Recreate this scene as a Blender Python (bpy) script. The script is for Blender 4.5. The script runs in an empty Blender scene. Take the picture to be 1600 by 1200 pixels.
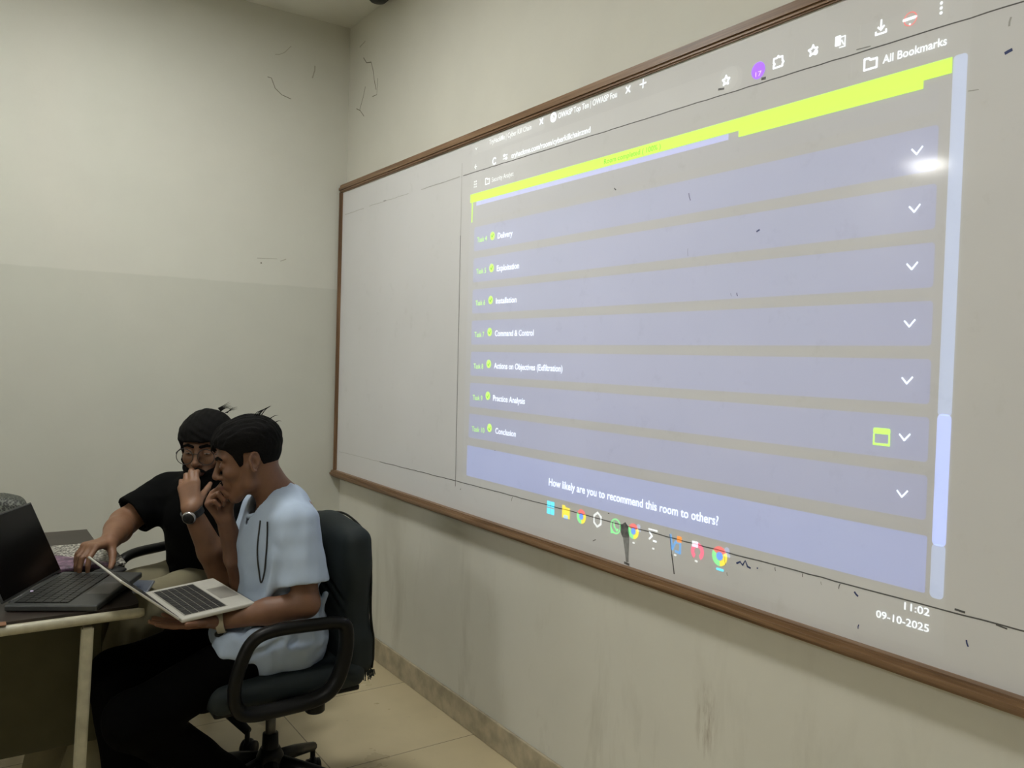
import bpy, bmesh, math, random
import numpy as np
from mathutils import Vector, Matrix
random.seed(7)
scene = bpy.context.scene
COL = scene.collection

# ------------------------------------------------------------------ camera
cam_d = bpy.data.cameras.new('camera')
cam = bpy.data.objects.new('camera', cam_d); COL.objects.link(cam)
RC = ((0.8291376208275822, -0.00848278832446695, -0.5589801857227311),
      (-0.5582518779865302, 0.04066395134550889, -0.8286744136182088),
      (0.0297598127159577, 0.9991368701850677, 0.02898047935936791))
cam.matrix_world = Matrix.Translation((-1.7043682, -4.12737167, 1.46)) @ Matrix(RC).to_4x4()
cam_d.sensor_fit = 'HORIZONTAL'; cam_d.sensor_width = 36.0
cam_d.lens = 36.0*1298.28/1600.0
cam_d.clip_start = 0.05
scene.camera = cam
scene.view_settings.view_transform = 'Standard'
scene.view_settings.look = 'None'
scene.view_settings.exposure = 0.0
scene.view_settings.gamma = 1.0
scene.view_settings.use_curve_mapping = False
# ------------------------------------------------------------------ world
w = bpy.data.worlds.new('room_air'); scene.world = w; w.use_nodes = True
w.node_tree.nodes['Background'].inputs[0].default_value = (0.85, 0.9, 0.8, 1)
w.node_tree.nodes['Background'].inputs[1].default_value = 0.015
# ceiling lamps: (x, y, strength, size x, size y)
LAMPS = [(-1.32, -1.28, 66, .375, .375), (-1.40, -3.20, 66, .28, .28), (-4.88, -0.36, 66, .27, .27), (-4.80, -3.20, 66, .50, .50)]  # last lamp is unseen, added as fill for the lower walls
LAMP_COL = (1.0, 0.995, 0.95)
CEIL = 3.158

# ------------------------------------------------------------------ helpers
def tag(o, label=None, cat=None, group=None, kind=None):
    if label: o['label'] = label
    if cat: o['category'] = cat
    if group: o['group'] = group
    if kind: o['kind'] = kind
    return o
def empty(name, loc, label, cat, rz=0.0, group=None):
    o = bpy.data.objects.new(name, None); COL.objects.link(o)
    o.location = loc; o.rotation_euler = (0, 0, rz); o.empty_display_size = .05
    bpy.context.view_layer.update()
    return tag(o, label, cat, group)
def link(name, me, mat, parent=None, world=True):
    """mesh given in world coordinates; parent is an object"""
    o = bpy.data.objects.new(name, me); COL.objects.link(o)
    if mat is not None and not me.materials:
        me.materials.append(mat)
    if parent is not None:
        o.parent = parent
        if world:
            bpy.context.view_layer.update()
            o.matrix_parent_inverse = parent.matrix_world.inverted()
    return o
def mesh_pf(name, verts, faces, smooth=False):
    me = bpy.data.meshes.new(name)
    me.from_pydata([tuple(map(float, v)) for v in verts], [], faces)
    me.validate()
    if smooth: me.polygons.foreach_set('use_smooth', [True]*len(me.polygons))
    me.update(); return me
def bm_mesh(bm, name, smooth=False):
    me = bpy.data.meshes.new(name)
    bmesh.ops.recalc_face_normals(bm, faces=bm.faces)
    bm.to_mesh(me); bm.free()
    if smooth: me.polygons.foreach_set('use_smooth', [True]*len(me.polygons))
    return me
def box(bm, lo, hi, M=None):
    vs = [bm.verts.new((x, y, z)) for x in (lo[0], hi[0]) for y in (lo[1], hi[1]) for z in (lo[2], hi[2])]
    fs = [(0,1,3,2),(4,6,7,5),(0,4,5,1),(2,3,7,6),(0,2,6,4),(1,5,7,3)]
    r = [bm.faces.new([vs[i] for i in f]) for f in fs]
    if M is not None:
        for v in vs: v.co = M @ v.co
    return vs
def bev_box(name, lo, hi, mat, parent=None, bev=.003, M=None, seg=2):
    bm = bmesh.new(); box(bm, lo, hi)
    if bev > 0:
        bmesh.ops.bevel(bm, geom=list(bm.edges), offset=bev, segments=seg, affect='EDGES', profile=.5)
    if M is not None: bm.transform(M)
    return link(name, bm_mesh(bm, name), mat, parent)
def tube_bm(bm, pts, r, n=10, closed=False, rad=None, flat=1.0):
    pts = [Vector(p) for p in pts]; N = len(pts); rings = []
    prev = None
    for i, p in enumerate(pts):
        a = pts[(i-1) % N] if (closed or i > 0) else p
        b = pts[(i+1) % N] if (closed or i < N-1) else p
        t = (b-a).normalized()
        if prev is None:
            u = t.orthogonal().normalized()
        else:
            u = (prev - t*prev.dot(t)).normalized()
        prev = u; v = t.cross(u)
        rr = rad[i] if rad else r
        rings.append([bm.verts.new(p + (u*math.cos(2*math.pi*k/n)+v*math.sin(2*math.pi*k/n)*flat)*rr) for k in range(n)])
    M_ = N if closed else N-1
    for i in range(M_):
        A, B = rings[i], rings[(i+1) % N]
        for k in range(n):
            bm.faces.new((A[k], A[(k+1) % n], B[(k+1) % n], B[k]))
    if not closed:
        bm.faces.new(rings[0][::-1]); bm.faces.new(rings[-1])
def tube(name, pts, r, mat, parent=None, n=10, closed=False, rad=None):
    bm = bmesh.new(); tube_bm(bm, pts, r, n, closed, rad)
    return link(name, bm_mesh(bm, name, True), mat, parent)
def smooth_path(pts, sub=6, closed=False):
    P = [Vector(p) for p in pts]; out = []; N = len(P)
    rng = range(N if closed else N-1)
    for i in rng:
        p0 = P[(i-1) % N] if (closed or i > 0) else P[i]
        p1 = P[i]; p2 = P[(i+1) % N]
        p3 = P[(i+2) % N] if (closed or i+2 < N) else p2
        for k in range(sub):
            t = k/sub
            out.append(.5*((2*p1)+(p2-p0)*t+(2*p0-5*p1+4*p2-p3)*t*t+(3*p1-p0-3*p2+p3)*t**3))
    if not closed: out.append(P[-1])
    return out
def lathe(name, prof, c, mat, parent=None, n=28, M=None):
    bm = bmesh.new(); rings = []
    for r, z in prof:
        rings.append([bm.verts.new((r*math.cos(2*math.pi*k/n), r*math.sin(2*math.pi*k/n), z)) for k in range(n)])
    for A, B in zip(rings, rings[1:]):
        for k in range(n): bm.faces.new((A[k], A[(k+1) % n], B[(k+1) % n], B[k]))
    bm.faces.new(rings[0][::-1]); bm.faces.new(rings[-1])
    T = Matrix.Translation(c)
    if M is not None: T = T @ M
    bm.transform(T)
    return link(name, bm_mesh(bm, name, True), mat, parent)

# ------------------------------------------------------------------ materials
def new_mat(name):
    m = bpy.data.materials.new(name); m.use_nodes = True
    nt = m.node_tree; b = nt.nodes['Principled BSDF']
    return m, nt, b
def N(nt, t, **kw):
    n = nt.nodes.new(t)
    for k, v in kw.items(): setattr(n, k, v)
    return n
def coords(nt):
    return N(nt, 'ShaderNodeNewGeometry').outputs['Position']
def noise(nt, vec, scale, detail=4, rough=.5, dist=0.0):
    n = N(nt, 'ShaderNodeTexNoise'); n.inputs['Scale'].default_value = scale
    n.inputs['Detail'].default_value = detail; n.inputs['Roughness'].default_value = rough
    n.inputs['Distortion'].default_value = dist
    nt.links.new(vec, n.inputs['Vector']); return n.outputs['Fac']
def ramp(nt, fac, stops):
    r = N(nt, 'ShaderNodeValToRGB'); els = r.color_ramp.elements
    while len(els) < len(stops): els.new(.5)
    for e, (p, c) in zip(els, stops):
        e.position = p; e.color = (*c, 1) if len(c) == 3 else c
    nt.links.new(fac, r.inputs[0]); return r.outputs[0]
def mixc(nt, fac, a, b, mode='MIX'):
    m = N(nt, 'ShaderNodeMix', data_type='RGBA', blend_type=mode)
    for s, v in (('Factor', fac), ('A', a), ('B', b)):
        idx = {'Factor': 0, 'A': 6, 'B': 7}[s]
        if isinstance(v, (int, float)): m.inputs[idx].default_value = v
        elif isinstance(v, tuple): m.inputs[idx].default_value = (*v, 1) if len(v) == 3 else v
        else: nt.links.new(v, m.inputs[idx])
    return m.outputs[2]
def mth(nt, op, a, b=0.0, clamp=False):
    m = N(nt, 'ShaderNodeMath', operation=op); m.use_clamp = clamp
    for i, v in enumerate((a, b)):
        if isinstance(v, (int, float)): m.inputs[i].default_value = v
        else: nt.links.new(v, m.inputs[i])
    return m.outputs[0]
def bump(nt, b, h, strength=.2, dist=.002):
    n = N(nt, 'ShaderNodeBump'); n.inputs['Strength'].default_value = strength
    n.inputs['Distance'].default_value = dist
    nt.links.new(h, n.inputs['Height']); nt.links.new(n.outputs[0], b.inputs['Normal'])
def simple(name, col, rough=.5, spec=.5, metal=0.0, nscale=0, nbump=0.0, var=.08, ndist=.002, nmix=True):
    m, nt, b = new_mat(name)
    b.inputs['Roughness'].default_value = rough; b.inputs['Metallic'].default_value = metal
    b.inputs['Specular IOR Level'].default_value = spec
    p = N(nt, 'ShaderNodeTexCoord').outputs['Object']
    f = noise(nt, p, nscale or 12, 4)
    c1 = tuple(c*(1-var) for c in col); c2 = tuple(min(1, c*(1+var)) for c in col)
    nt.links.new(ramp(nt, f, [(.3, c1), (.7, c2)]), b.inputs['Base Color'])
    if nbump: bump(nt, b, f, nbump, ndist)
    return m

def wall_mat(name, is_left):
    m, nt, b = new_mat(name)
    p = coords(nt)
    sep = N(nt, 'ShaderNodeSeparateXYZ'); nt.links.new(p, sep.inputs[0])
    big = noise(nt, p, .9, 3); mid = noise(nt, p, 4.5, 5, .6); fine = noise(nt, p, 55, 3)
    up = (.64, .64, .575); lo = (.585, .59, .525)
    if is_left:
        wob = mth(nt, 'MULTIPLY', mth(nt, 'SUBTRACT', noise(nt, p, 9, 3), .5), .012)
        zz = mth(nt, 'ADD', sep.outputs[2], wob)
        st = mth(nt, 'MULTIPLY', mth(nt, 'SUBTRACT', zz, 1.797), 160, True)
        c = mixc(nt, st, lo, up)
    else:
        c = mixc(nt, 0.0, (.64, .635, .57), up)
    v = mth(nt, 'ADD', mth(nt, 'MULTIPLY', mth(nt, 'SUBTRACT', big, .5), .10), mth(nt, 'MULTIPLY', mth(nt, 'SUBTRACT', mid, .5), .09))
    v = mth(nt, 'ADD', v, 1.0)
    comb = N(nt, 'ShaderNodeCombineColor'); [nt.links.new(v, comb.inputs[i]) for i in range(3)]
    c = mixc(nt, 1.0, c, comb.outputs[0], 'MULTIPLY')
    # grime: vertical smears low on the wall
    mp = N(nt, 'ShaderNodeMapping'); mp.inputs['Scale'].default_value = (5, 5, 1.3); nt.links.new(p, mp.inputs[0])
    sm = noise(nt, mp.outputs[0], 1.0, 6, .65, .4)
    low = mth(nt, 'MULTIPLY', mth(nt, 'SUBTRACT', 0.95, sep.outputs[2]), 1.3, True)
    g = mth(nt, 'MULTIPLY', mth(nt, 'MULTIPLY', mth(nt, 'SUBTRACT', sm, .53), 5.0, True), low)
    c = mixc(nt, mth(nt, 'MULTIPLY', g, .42), c, (.27, .25, .19))
    if not is_left:
        # brown scrape on the paint near the foot of the wall
        dv = N(nt, 'ShaderNodeVectorMath', operation='SUBTRACT'); nt.links.new(p, dv.inputs[0]); dv.inputs[1].default_value = (0, -2.59, .50)
        sc = N(nt, 'ShaderNodeVectorMath', operation='MULTIPLY'); nt.links.new(dv.outputs[0], sc.inputs[0]); sc.inputs[1].default_value = (0, 22, 8.5)
        ln = N(nt, 'ShaderNodeVectorMath', operation='LENGTH'); nt.links.new(sc.outputs[0], ln.inputs[0])
        ms = mth(nt, 'SUBTRACT', 1.0, ln.outputs['Value'], True)
        mp2 = N(nt, 'ShaderNodeMapping'); mp2.inputs['Scale'].default_value = (1, 70, 9); mp2.inputs['Rotation'].default_value = (.12, 0, 0); nt.links.new(p, mp2.inputs[0])
        st2 = noise(nt, mp2.outputs[0], 1.0, 5, .7)
        k = mth(nt, 'MULTIPLY', mth(nt, 'MULTIPLY', mth(nt, 'SUBTRACT', st2, .44), 5, True), mth(nt, 'MULTIPLY', ms, 1.6, True))
        c = mixc(nt, mth(nt, 'MULTIPLY', k, .55), c, (.22, .17, .11))
    nt.links.new(c, b.inputs['Base Color'])
    b.inputs['Roughness'].default_value = .55; b.inputs['Specular IOR Level'].default_value = .25
    h = mth(nt, 'ADD', mth(nt, 'MULTIPLY', fine, .3), mth(nt, 'MULTIPLY', mid, 1.5))
    bump(nt, b, h, .25, .003)
    return m
M_wl = wall_mat('painted_plaster_two_tone', True)
M_wr = wall_mat('painted_plaster', False)
def floor_mat():
    m, nt, b = new_mat('cream_floor_tile'); p = coords(nt)
    mp = N(nt, 'ShaderNodeMapping'); mp.inputs['Location'].default_value = (.585+6, .82+6, 0); nt.links.new(p, mp.inputs[0])
    br = N(nt, 'ShaderNodeTexBrick'); br.offset = 0; br.squash = 1
    br.inputs['Scale'].default_value = 1; br.inputs['Brick Width'].default_value = .6; br.inputs['Row Height'].default_value = .6
    br.inputs['Mortar Size'].default_value = .0022; br.inputs['Mortar Smooth'].default_value = .1
    br.inputs['Color1'].default_value = (.56, .475, .30, 1); br.inputs['Color2'].default_value = (.59, .50, .32, 1)
    br.inputs['Mortar'].default_value = (.20, .155, .09, 1)
    nt.links.new(mp.outputs[0], br.inputs['Vector'])
    f = noise(nt, p, 3, 5, .6); d = noise(nt, p, 22, 5, .7)
    c = mixc(nt, mth(nt, 'MULTIPLY', mth(nt, 'SUBTRACT', f, .45), 1.2, True), br.outputs[0], (.42, .36, .23))
    c = mixc(nt, mth(nt, 'MULTIPLY', mth(nt, 'SUBTRACT', d, .66), 6, True), c, (.22, .17, .11))
    nt.links.new(c, b.inputs['Base Color'])
    nt.links.new(mth(nt, 'ADD', mth(nt, 'MULTIPLY', f, .2), .2), b.inputs['Roughness'])
    return m
M_floor = floor_mat()
M_base = simple('skirting_tile', (.40, .35, .25), .35, nscale=16, var=.28)
M_ceil = simple('ceiling_paint', (.70, .70, .64), .8, .2, nscale=3, var=.05)
def wood_mat(name, cols, axis='Y'):
    m, nt, b = new_mat(name); p = coords(nt)
    mp = N(nt, 'ShaderNodeMapping')
    mp.inputs['Scale'].default_value = {'Y': (60, 2.2, 60), 'Z': (60, 60, 2.2)}[axis]
    nt.links.new(p, mp.inputs[0])
    f = noise(nt, mp.outputs[0], 1.0, 6, .65, .6)
    nt.links.new(ramp(nt, f, [(.25, cols[0]), (.5, cols[1]), (.75, cols[2])]), b.inputs['Base Color'])
    b.inputs['Roughness'].default_value = .42; bump(nt, b, f, .3, .001)
    return m
WC = [(.085, .045, .022), (.20, .115, .058), (.33, .21, .12)]
M_wood = wood_mat('brown_wood_moulding', WC); M_woodz = wood_mat('brown_wood_moulding_upright', WC, 'Z')
def board_mat():
    m, nt, b = new_mat('glossy_whiteboard'); p = coords(nt)
    a = noise(nt, p, 1.6, 4); c = noise(nt, p, 14, 5, .65)
    col = ramp(nt, a, [(.3, (.68, .685, .695)), (.7, (.72, .725, .74))])
    col = mixc(nt, mth(nt, 'MULTIPLY', mth(nt, 'SUBTRACT', c, .6), 1.3, True), col, (.50, .50, .48))
    nt.links.new(col, b.inputs['Base Color'])
    nt.links.new(mth(nt, 'ADD', mth(nt, 'MULTIPLY', c, .04), .055), b.inputs['Roughness'])
    b.inputs['Specular IOR Level'].default_value = .35
    return m
M_board = board_mat()
M_ink = simple('dried_marker_ink', (.10, .10, .10), .6)
M_inkf = simple('faded_marker_ink', (.40, .40, .39), .6)
M_inkb = simple('blue_marker_ink', (.03, .05, .16), .6)
M_smud = simple('marker_smudge', (.13, .13, .13), .6, nscale=60, var=.5)
M_smud2 = simple('pale_marker_smudge', (.27, .275, .275), .6, nscale=60, var=.15)
M_crack = simple('plaster_crack', (.19, .18, .14), .9)
M_crackf = simple('faint_plaster_crack', (.42, .41, .34), .9)
def light_mat(name, col, s=1.0, tint=(1, 1, 1)):
    """light landing on the board: adds to what the board already reflects"""
    m = bpy.data.materials.new(name); m.use_nodes = True; nt = m.node_tree; nt.nodes.clear()
    e = N(nt, 'ShaderNodeEmission'); e.inputs[0].default_value = (*col, 1); e.inputs[1].default_value = s
    t = N(nt, 'ShaderNodeBsdfTransparent'); t.inputs[0].default_value = (*tint, 1)
    a = N(nt, 'ShaderNodeAddShader'); o = N(nt, 'ShaderNodeOutputMaterial')
    nt.links.new(e.outputs[0], a.inputs[0]); nt.links.new(t.outputs[0], a.inputs[1]); nt.links.new(a.outputs[0], o.inputs[0])
    return m
L_base = light_mat('beam_black_level', (.009, .010, .010))
L_page = light_mat('beam_page', (.0, .001, .008))
L_card = light_mat('beam_card', (.0, .010, .085), 1, (.985, .99, 1))
L_card2 = light_mat('beam_big_card', (.005, .030, .150))
L_faint = light_mat('beam_faint', (.022, .022, .020))
L_track = light_mat('beam_scroll_track', (.07, .11, .21))
L_thumb = light_mat('beam_scroll_thumb', (.11, .17, .42))
L_prog = light_mat('beam_progress_back', (.07, .09, .27))
L_yel = light_mat('beam_yellow', (.34, .62, .05), 1, (.75, .85, .48))
L_white = light_mat('beam_white', (.50, .55, .58))
L_soft = light_mat('beam_soft_white', (.36, .39, .39))
L_grn = light_mat('beam_green_text', (.22, .46, .05), 1, (.85, .95, .65))
L_dark = light_mat('beam_dark_text', (.02, .07, .03), 1, (.50, .68, .55))
L_cyan = light_mat('beam_cyan', (.06, .42, .55), 1, (.55, .92, 1))
L_fold = light_mat('beam_folder_yellow', (.50, .40, .03), 1, (.92, .88, .45))
L_red = light_mat('beam_red', (.42, .08, .07), 1, (.92, .58, .58))
L_green = light_mat('beam_green', (.10, .42, .15), 1, (.72, .92, .72))
L_blue = light_mat('beam_blue', (.06, .17, .60), 1, (.55, .7, 1))
L_steel = light_mat('beam_steel_blue', (.02, .12, .28), 1, (.7, .85, 1))
L_orange = light_mat('beam_orange', (.5, .17, .03), 1, (.9, .6, .35))
L_pink = light_mat('beam_pink', (.42, .08, .13), 1, (.95, .58, .66))
L_purp = light_mat('beam_purple', (.20, .05, .6), 1, (.7, .55, 1))

# ------------------------------------------------------------------ room shell
def slab(name, lo, hi, mat):
    bm = bmesh.new(); box(bm, lo, hi); o = link(name, bm_mesh(bm, name), mat)
    return o
XL, YB = -6.4, -7.2
o = slab('floor', (XL-.1, YB-.1, -.1), (.12, .12, 0), M_floor); tag(o, 'cream vitrified tile floor with thin dark joints', 'floor', kind='structure')
o = slab('ceiling', (XL-.1, YB-.1, CEIL), (.12, .12, CEIL+.1), M_ceil); tag(o, 'plain dull off-white ceiling above the room corner', 'ceiling', kind='structure')
wl = slab('wall_left', (XL-.1, 0, 0), (.12, .1, CEIL), M_wl); tag(wl, 'two-tone greenish cream painted wall behind the table', 'wall', kind='structure')
wr = slab('wall_right', (0, YB-.1, 0), (.1, 0, CEIL), M_wr); tag(wr, 'cream painted wall that carries the whiteboard', 'wall', kind='structure')
o = slab('wall_back', (XL-.1, YB-.1, 0), (0, YB, CEIL), M_wr); tag(o, 'cream wall at the rear of the room', 'wall', kind='structure')
o = slab('wall_far', (XL-.1, YB, 0), (XL, 0, CEIL), M_wr); tag(o, 'cream wall across the room from the whiteboard', 'wall', kind='structure')
def skirting(name, lo, hi, lab):
    bm = bmesh.new(); box(bm, lo, hi)
    bmesh.ops.bevel(bm, geom=list(bm.edges), offset=.002, segments=1, affect='EDGES')
    tag(link(name, bm_mesh(bm, name), M_base), lab, 'baseboard', kind='structure')
skirting('baseboard_right', (-.012, YB, 0), (-.0002, -.013, .106), 'brown-beige tile skirting below the whiteboard wall')
skirting('baseboard_left', (XL, -.012, 0), (-.0002, -.0002, .106), 'brown-beige tile skirting along the wall behind the table')

def strip(name, pts, wdt, plane, off, mat, parent, label=None, widths=None):
    """thin mark lying on a wall/board. pts are (u, z); plane 'x' -> (off,u,z), 'y' -> (u,off,z)"""
    vs = []; fs = []
    n = len(pts)
    for i, (u, z) in enumerate(pts):
        a = Vector(pts[max(0, i-1)]); b_ = Vector(pts[min(n-1, i+1)]); t = (b_-a)
        t = t.normalized() if t.length else Vector((1, 0)); q = Vector((-t.y, t.x))
        ww = (widths[i] if widths else wdt)/2
        for s in (1, -1):
            uu, zz = u+q.x*ww*s, z+q.y*ww*s
            vs.append((off, uu, zz) if plane == 'x' else (uu, off, zz))
    for i in range(n-1): fs.append((2*i, 2*i+1, 2*i+3, 2*i+2))
    o = link(name, mesh_pf(name, vs, fs), mat, parent)
    if label: o['label'] = label
    return o
for pts, wd, mt in (([(-.427,2.818),(-.408,2.816),(-.388,2.77),(-.355,2.745),(-.306,2.733)], .0035, M_crack),
                ([(-.392,2.935),(-.37,2.94),(-.344,2.956),(-.312,2.995)], .003, M_crackf),
                ([(-.199,2.86),(-.187,2.902),(-.187,2.925)], .006, M_crackf),
                ([(-.443,1.902),(-.436,1.9035)], .007, M_crack), ([(-.343,1.92),(-.314,1.933)], .004, M_crackf),
                ([(-.46,1.925),(-.36,1.93)], .003, M_crackf)):
    strip('crack', pts, wd, 'y', -.0004, mt, wl)
for pts, wd, mt in (([(-.177,2.958),(-.218,2.921),(-.273,2.909),(-.30,2.86),(-.316,2.81),(-.341,2.757)], .005, M_crack),
                ([(-.353,2.81),(-.352,2.77),(-.35,2.731),(-.298,2.734)], .004, M_crack),
                ([(-.21,2.806),(-.189,2.764),(-.145,2.704)], .005, M_crack),
                ([(-.104,2.72),(-.153,2.699),(-.203,2.659)], .004, M_crack),
                ([(-.126,3.024),(-.196,3.035)], .006, M_crackf)):
    strip('crack', pts, wd, 'x', -.0004, mt, wr)

# ceiling lamps
m_em = bpy.data.materials.new('lamp_diffuser'); m_em.use_nodes = True; nt = m_em.node_tree; nt.nodes.clear()
e = N(nt, 'ShaderNodeEmission'); e.inputs[0].default_value = (*LAMP_COL, 1); e.inputs[1].default_value = LAMPS[0][2]
oo = N(nt, 'ShaderNodeOutputMaterial'); nt.links.new(e.outputs[0], oo.inputs[0])
M_lampframe = simple('lamp_frame', (.75, .75, .72), .5)
LAMP_WHERE = ['above the seated people by the room corner', 'above the floor in front of the whiteboard middle', 'far from the whiteboard, by the two-tone wall', 'mid room, unseen and added for fill light']
for i, (x, y, s, a, c) in enumerate(LAMPS):
    r = empty('ceiling_lamp', (x, y, CEIL), 'square white ceiling lamp '+LAMP_WHERE[i], 'lamp', group='square ceiling lamps')
    bm = bmesh.new()
    box(bm, (x-a/2-.015, y-c/2-.015, CEIL-.03), (x-a/2, y+c/2+.015, CEIL)); box(bm, (x+a/2, y-c/2-.015, CEIL-.03), (x+a/2+.015, y+c/2+.015, CEIL))
    box(bm, (x-a/2, y-c/2-.015, CEIL-.03), (x+a/2, y-c/2, CEIL)); box(bm, (x-a/2, y+c/2, CEIL-.03), (x+a/2, y+c/2+.015, CEIL))
    link('frame', bm_mesh(bm, 'frame'), M_lampframe, r)
    bm = bmesh.new(); box(bm, (x-a/2, y-c/2, CEIL-.026), (x+a/2, y+c/2, CEIL-.006))
    link('diffuser', bm_mesh(bm, 'diffuser'), m_em, r)
# small dark fitting where the ceiling meets the whiteboard wall
M_dark = simple('dark_plastic', (.028, .028, .024), .6)
fx = empty('ceiling_fitting', (-.06, -.46, CEIL), 'small round dark fitting on the ceiling by the room corner', 'ceiling fitting')
lathe('body', [(.05, 0), (.05, -.02), (.035, -.035), (.001, -.038)], (-.06, -.47, CEIL), M_dark, fx)
bev_box('bracket', (-.08, -.56, CEIL-.015), (-.04, -.42, CEIL), M_dark, fx, .003)

# ------------------------------------------------------------------ whiteboard
ZT, ZB, YE, YS = 2.341, .824, -.004, -3.62
wb = empty('whiteboard', (0, -1.8, ZB), 'long whiteboard in a brown wooden frame on the cream wall', 'whiteboard')
bev_box('board_panel', (-.030, YS, ZB+.01), (-.006, YE-.01, ZT-.01), M_board, wb, 0)
def rail(name, lo, hi, axis, mat):
    # moulded rail: stepped profile
    bm = bmesh.new()
    box(bm, lo, hi)
    es = [e_ for e_ in bm.edges]
    bmesh.ops.bevel(bm, geom=es, offset=.004, segments=2, affect='EDGES')
    if axis == 'Y':
        h = hi[2]-lo[2]
        box(bm, (lo[0]-.005, lo[1], lo[2]+h*.30), (lo[0]+.002, hi[1], lo[2]+h*.62))
    else:
        h = hi[1]-lo[1]
        box(bm, (lo[0]-.005, lo[1]+h*.30, lo[2]), (lo[0]+.002, lo[1]+h*.62, hi[2]))
    return link(name, bm_mesh(bm, name), mat, wb)
rail('frame_rail', (-.040, YS, ZT-.040), (-.002, YE, ZT), 'Y', M_wood)
rail('frame_rail', (-.055, YS, ZB), (-.002, YE, ZB+.033), 'Y', M_wood)
rail('frame_rail', (-.040, YE-.024, ZB+.033), (-.002, YE, ZT-.040), 'Z', M_woodz)
rail('frame_rail', (-.040, YS-.024, ZB), (-.002, YS, ZT), 'Z', M_woodz)
BX = -.0304
def jit(p, q, n, a):
    return [(p[0]+(q[0]-p[0])*i/n + random.uniform(-a, a)*.3, p[1]+(q[1]-p[1])*i/n+random.uniform(-a, a)) for i in range(n+1)]
strip('marker_line', jit((-1.255,2.184),(-3.34,2.166),60,.0008), .0028, 'x', BX, M_ink, wb)
strip('marker_line', jit((-.06,2.183),(-.30,2.184),8,.001), .003, 'x', BX, M_inkf, wb)
strip('marker_line', jit((-.36,2.186),(-.78,2.184),12,.001), .0025, 'x', BX, M_inkf, wb)
strip('marker_line', jit((-.90,2.183),(-1.23,2.184),10,.001), .003, 'x', BX, M_inkf, wb)
strip('marker_line', jit((-.06,.957),(-.55,.962),16,.001), .0022, 'x', BX, M_inkf, wb)
strip('marker_line', jit((-.55,.962),(-1.258,.970),20,.001), .0030, 'x', BX, M_ink, wb)
strip('marker_line', jit((-1.258,.970),(-3.42,.980),60,.0009), .0030, 'x', BX, M_ink, wb)
strip('marker_line', jit((-1.245,2.235),(-1.248,1.95),10,.0008), .0030, 'x', BX, M_inkf, wb)
strip('marker_line', jit((-1.248,1.95),(-1.262,.947),40,.0010), .0034, 'x', BX, M_ink, wb)
strip('marker_line', jit((-2.460,.984),(-2.470,.93),4,.0006), .0025, 'x', BX-.0002, M_ink, wb)
strip('marker_line', jit((-2.470,.93),(-2.482,.877),4,.0006), .0045, 'x', BX, M_ink, wb)
for (u, z, du, dz, wd, mt) in ((-2.173,1.994,.012,-.010,.006,M_ink),(-2.486,1.932,.010,-.030,.0035,M_ink),(-2.724,1.80,.014,.006,.007,M_ink),
        (-2.648,1.650,.004,-.012,.003,M_inkf),(-2.668,1.650,.004,-.012,.004,M_ink),(-3.320,2.081,-.02,-.006,.010,M_inkb),(-3.312,2.127,.004,.024,.006,M_inkf),
        (-3.036,.966,.014,-.012,.007,M_inkb),(-3.289,.919,-.006,.018,.005,M_inkb),(-3.049,.886,.002,.014,.004,M_inkb),(-3.00,.975,-.005,-.018,.003,M_ink),
        (-2.14,.906,-.02,-.010,.004,M_ink),(-2.66,.965,.006,-.03,.0025,M_ink),(-2.67,.925,.004,-.012,.005,M_inkf),(-2.765,.958,.006,0,.006,M_inkb),
        (-1.67,.968,-.006,-.022,.0035,M_ink),(-1.30,.94,.01,.006,.004,M_ink),(-3.28,.985,-.03,.002,.007,M_ink),(-3.36,.975,-.03,.004,.005,M_ink),
        (-2.49,1.78,.002,-.03,.0025,M_inkf),(-2.60,2.188,-.03,.004,.009,M_ink),(-2.735,2.180,-.02,.002,.011,M_smud),(-2.90,.975,.0,-.012,.003,M_ink),
        (-2.82,.972,.003,-.012,.003,M_ink),(-2.95,.968,.003,-.01,.003,M_inkf),(-1.55,1.122,-.012,.001,.004,M_inkf),(-2.20,.998,-.01,0,.004,M_ink),
        (-3.26,2.02,-.03,.003,.003,M_inkf),(-3.02,2.175,-.05,.003,.004,M_smud2),(-.55,2.186,-.04,.003,.006,M_smud2)):
    strip('marker_mark', [(u, z), (u-du*.35+.001, z+dz*.35), (u-du*.7, z+dz*.7)], wd*.62, 'x', BX-.0001, mt, wb)
strip('marker_scribble', [(-2.700,.955),(-2.712,.962),(-2.720,.955),(-2.728,.968),(-2.736,.955),(-2.746,.953)], .005, 'x', BX-.0001, M_inkb, wb)
strip('smudge', [(-2.262,.978),(-2.270,.965),(-2.276,.950),(-2.280,.938)], .03, 'x', BX-.00005, M_smud, wb, 'dark patch of rubbed marker', [.028,.040,.036,.026])
strip('smudge', [(-2.279,.940),(-2.283,.91),(-2.286,.885),(-2.288,.868)], .02, 'x', BX-.00006, M_smud2, wb, None, [.028,.020,.014,.012])
strip('smudge', [(-2.274,.864),(-2.298,.862)], .007, 'x', BX-.0001, M_smud, wb)

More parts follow.
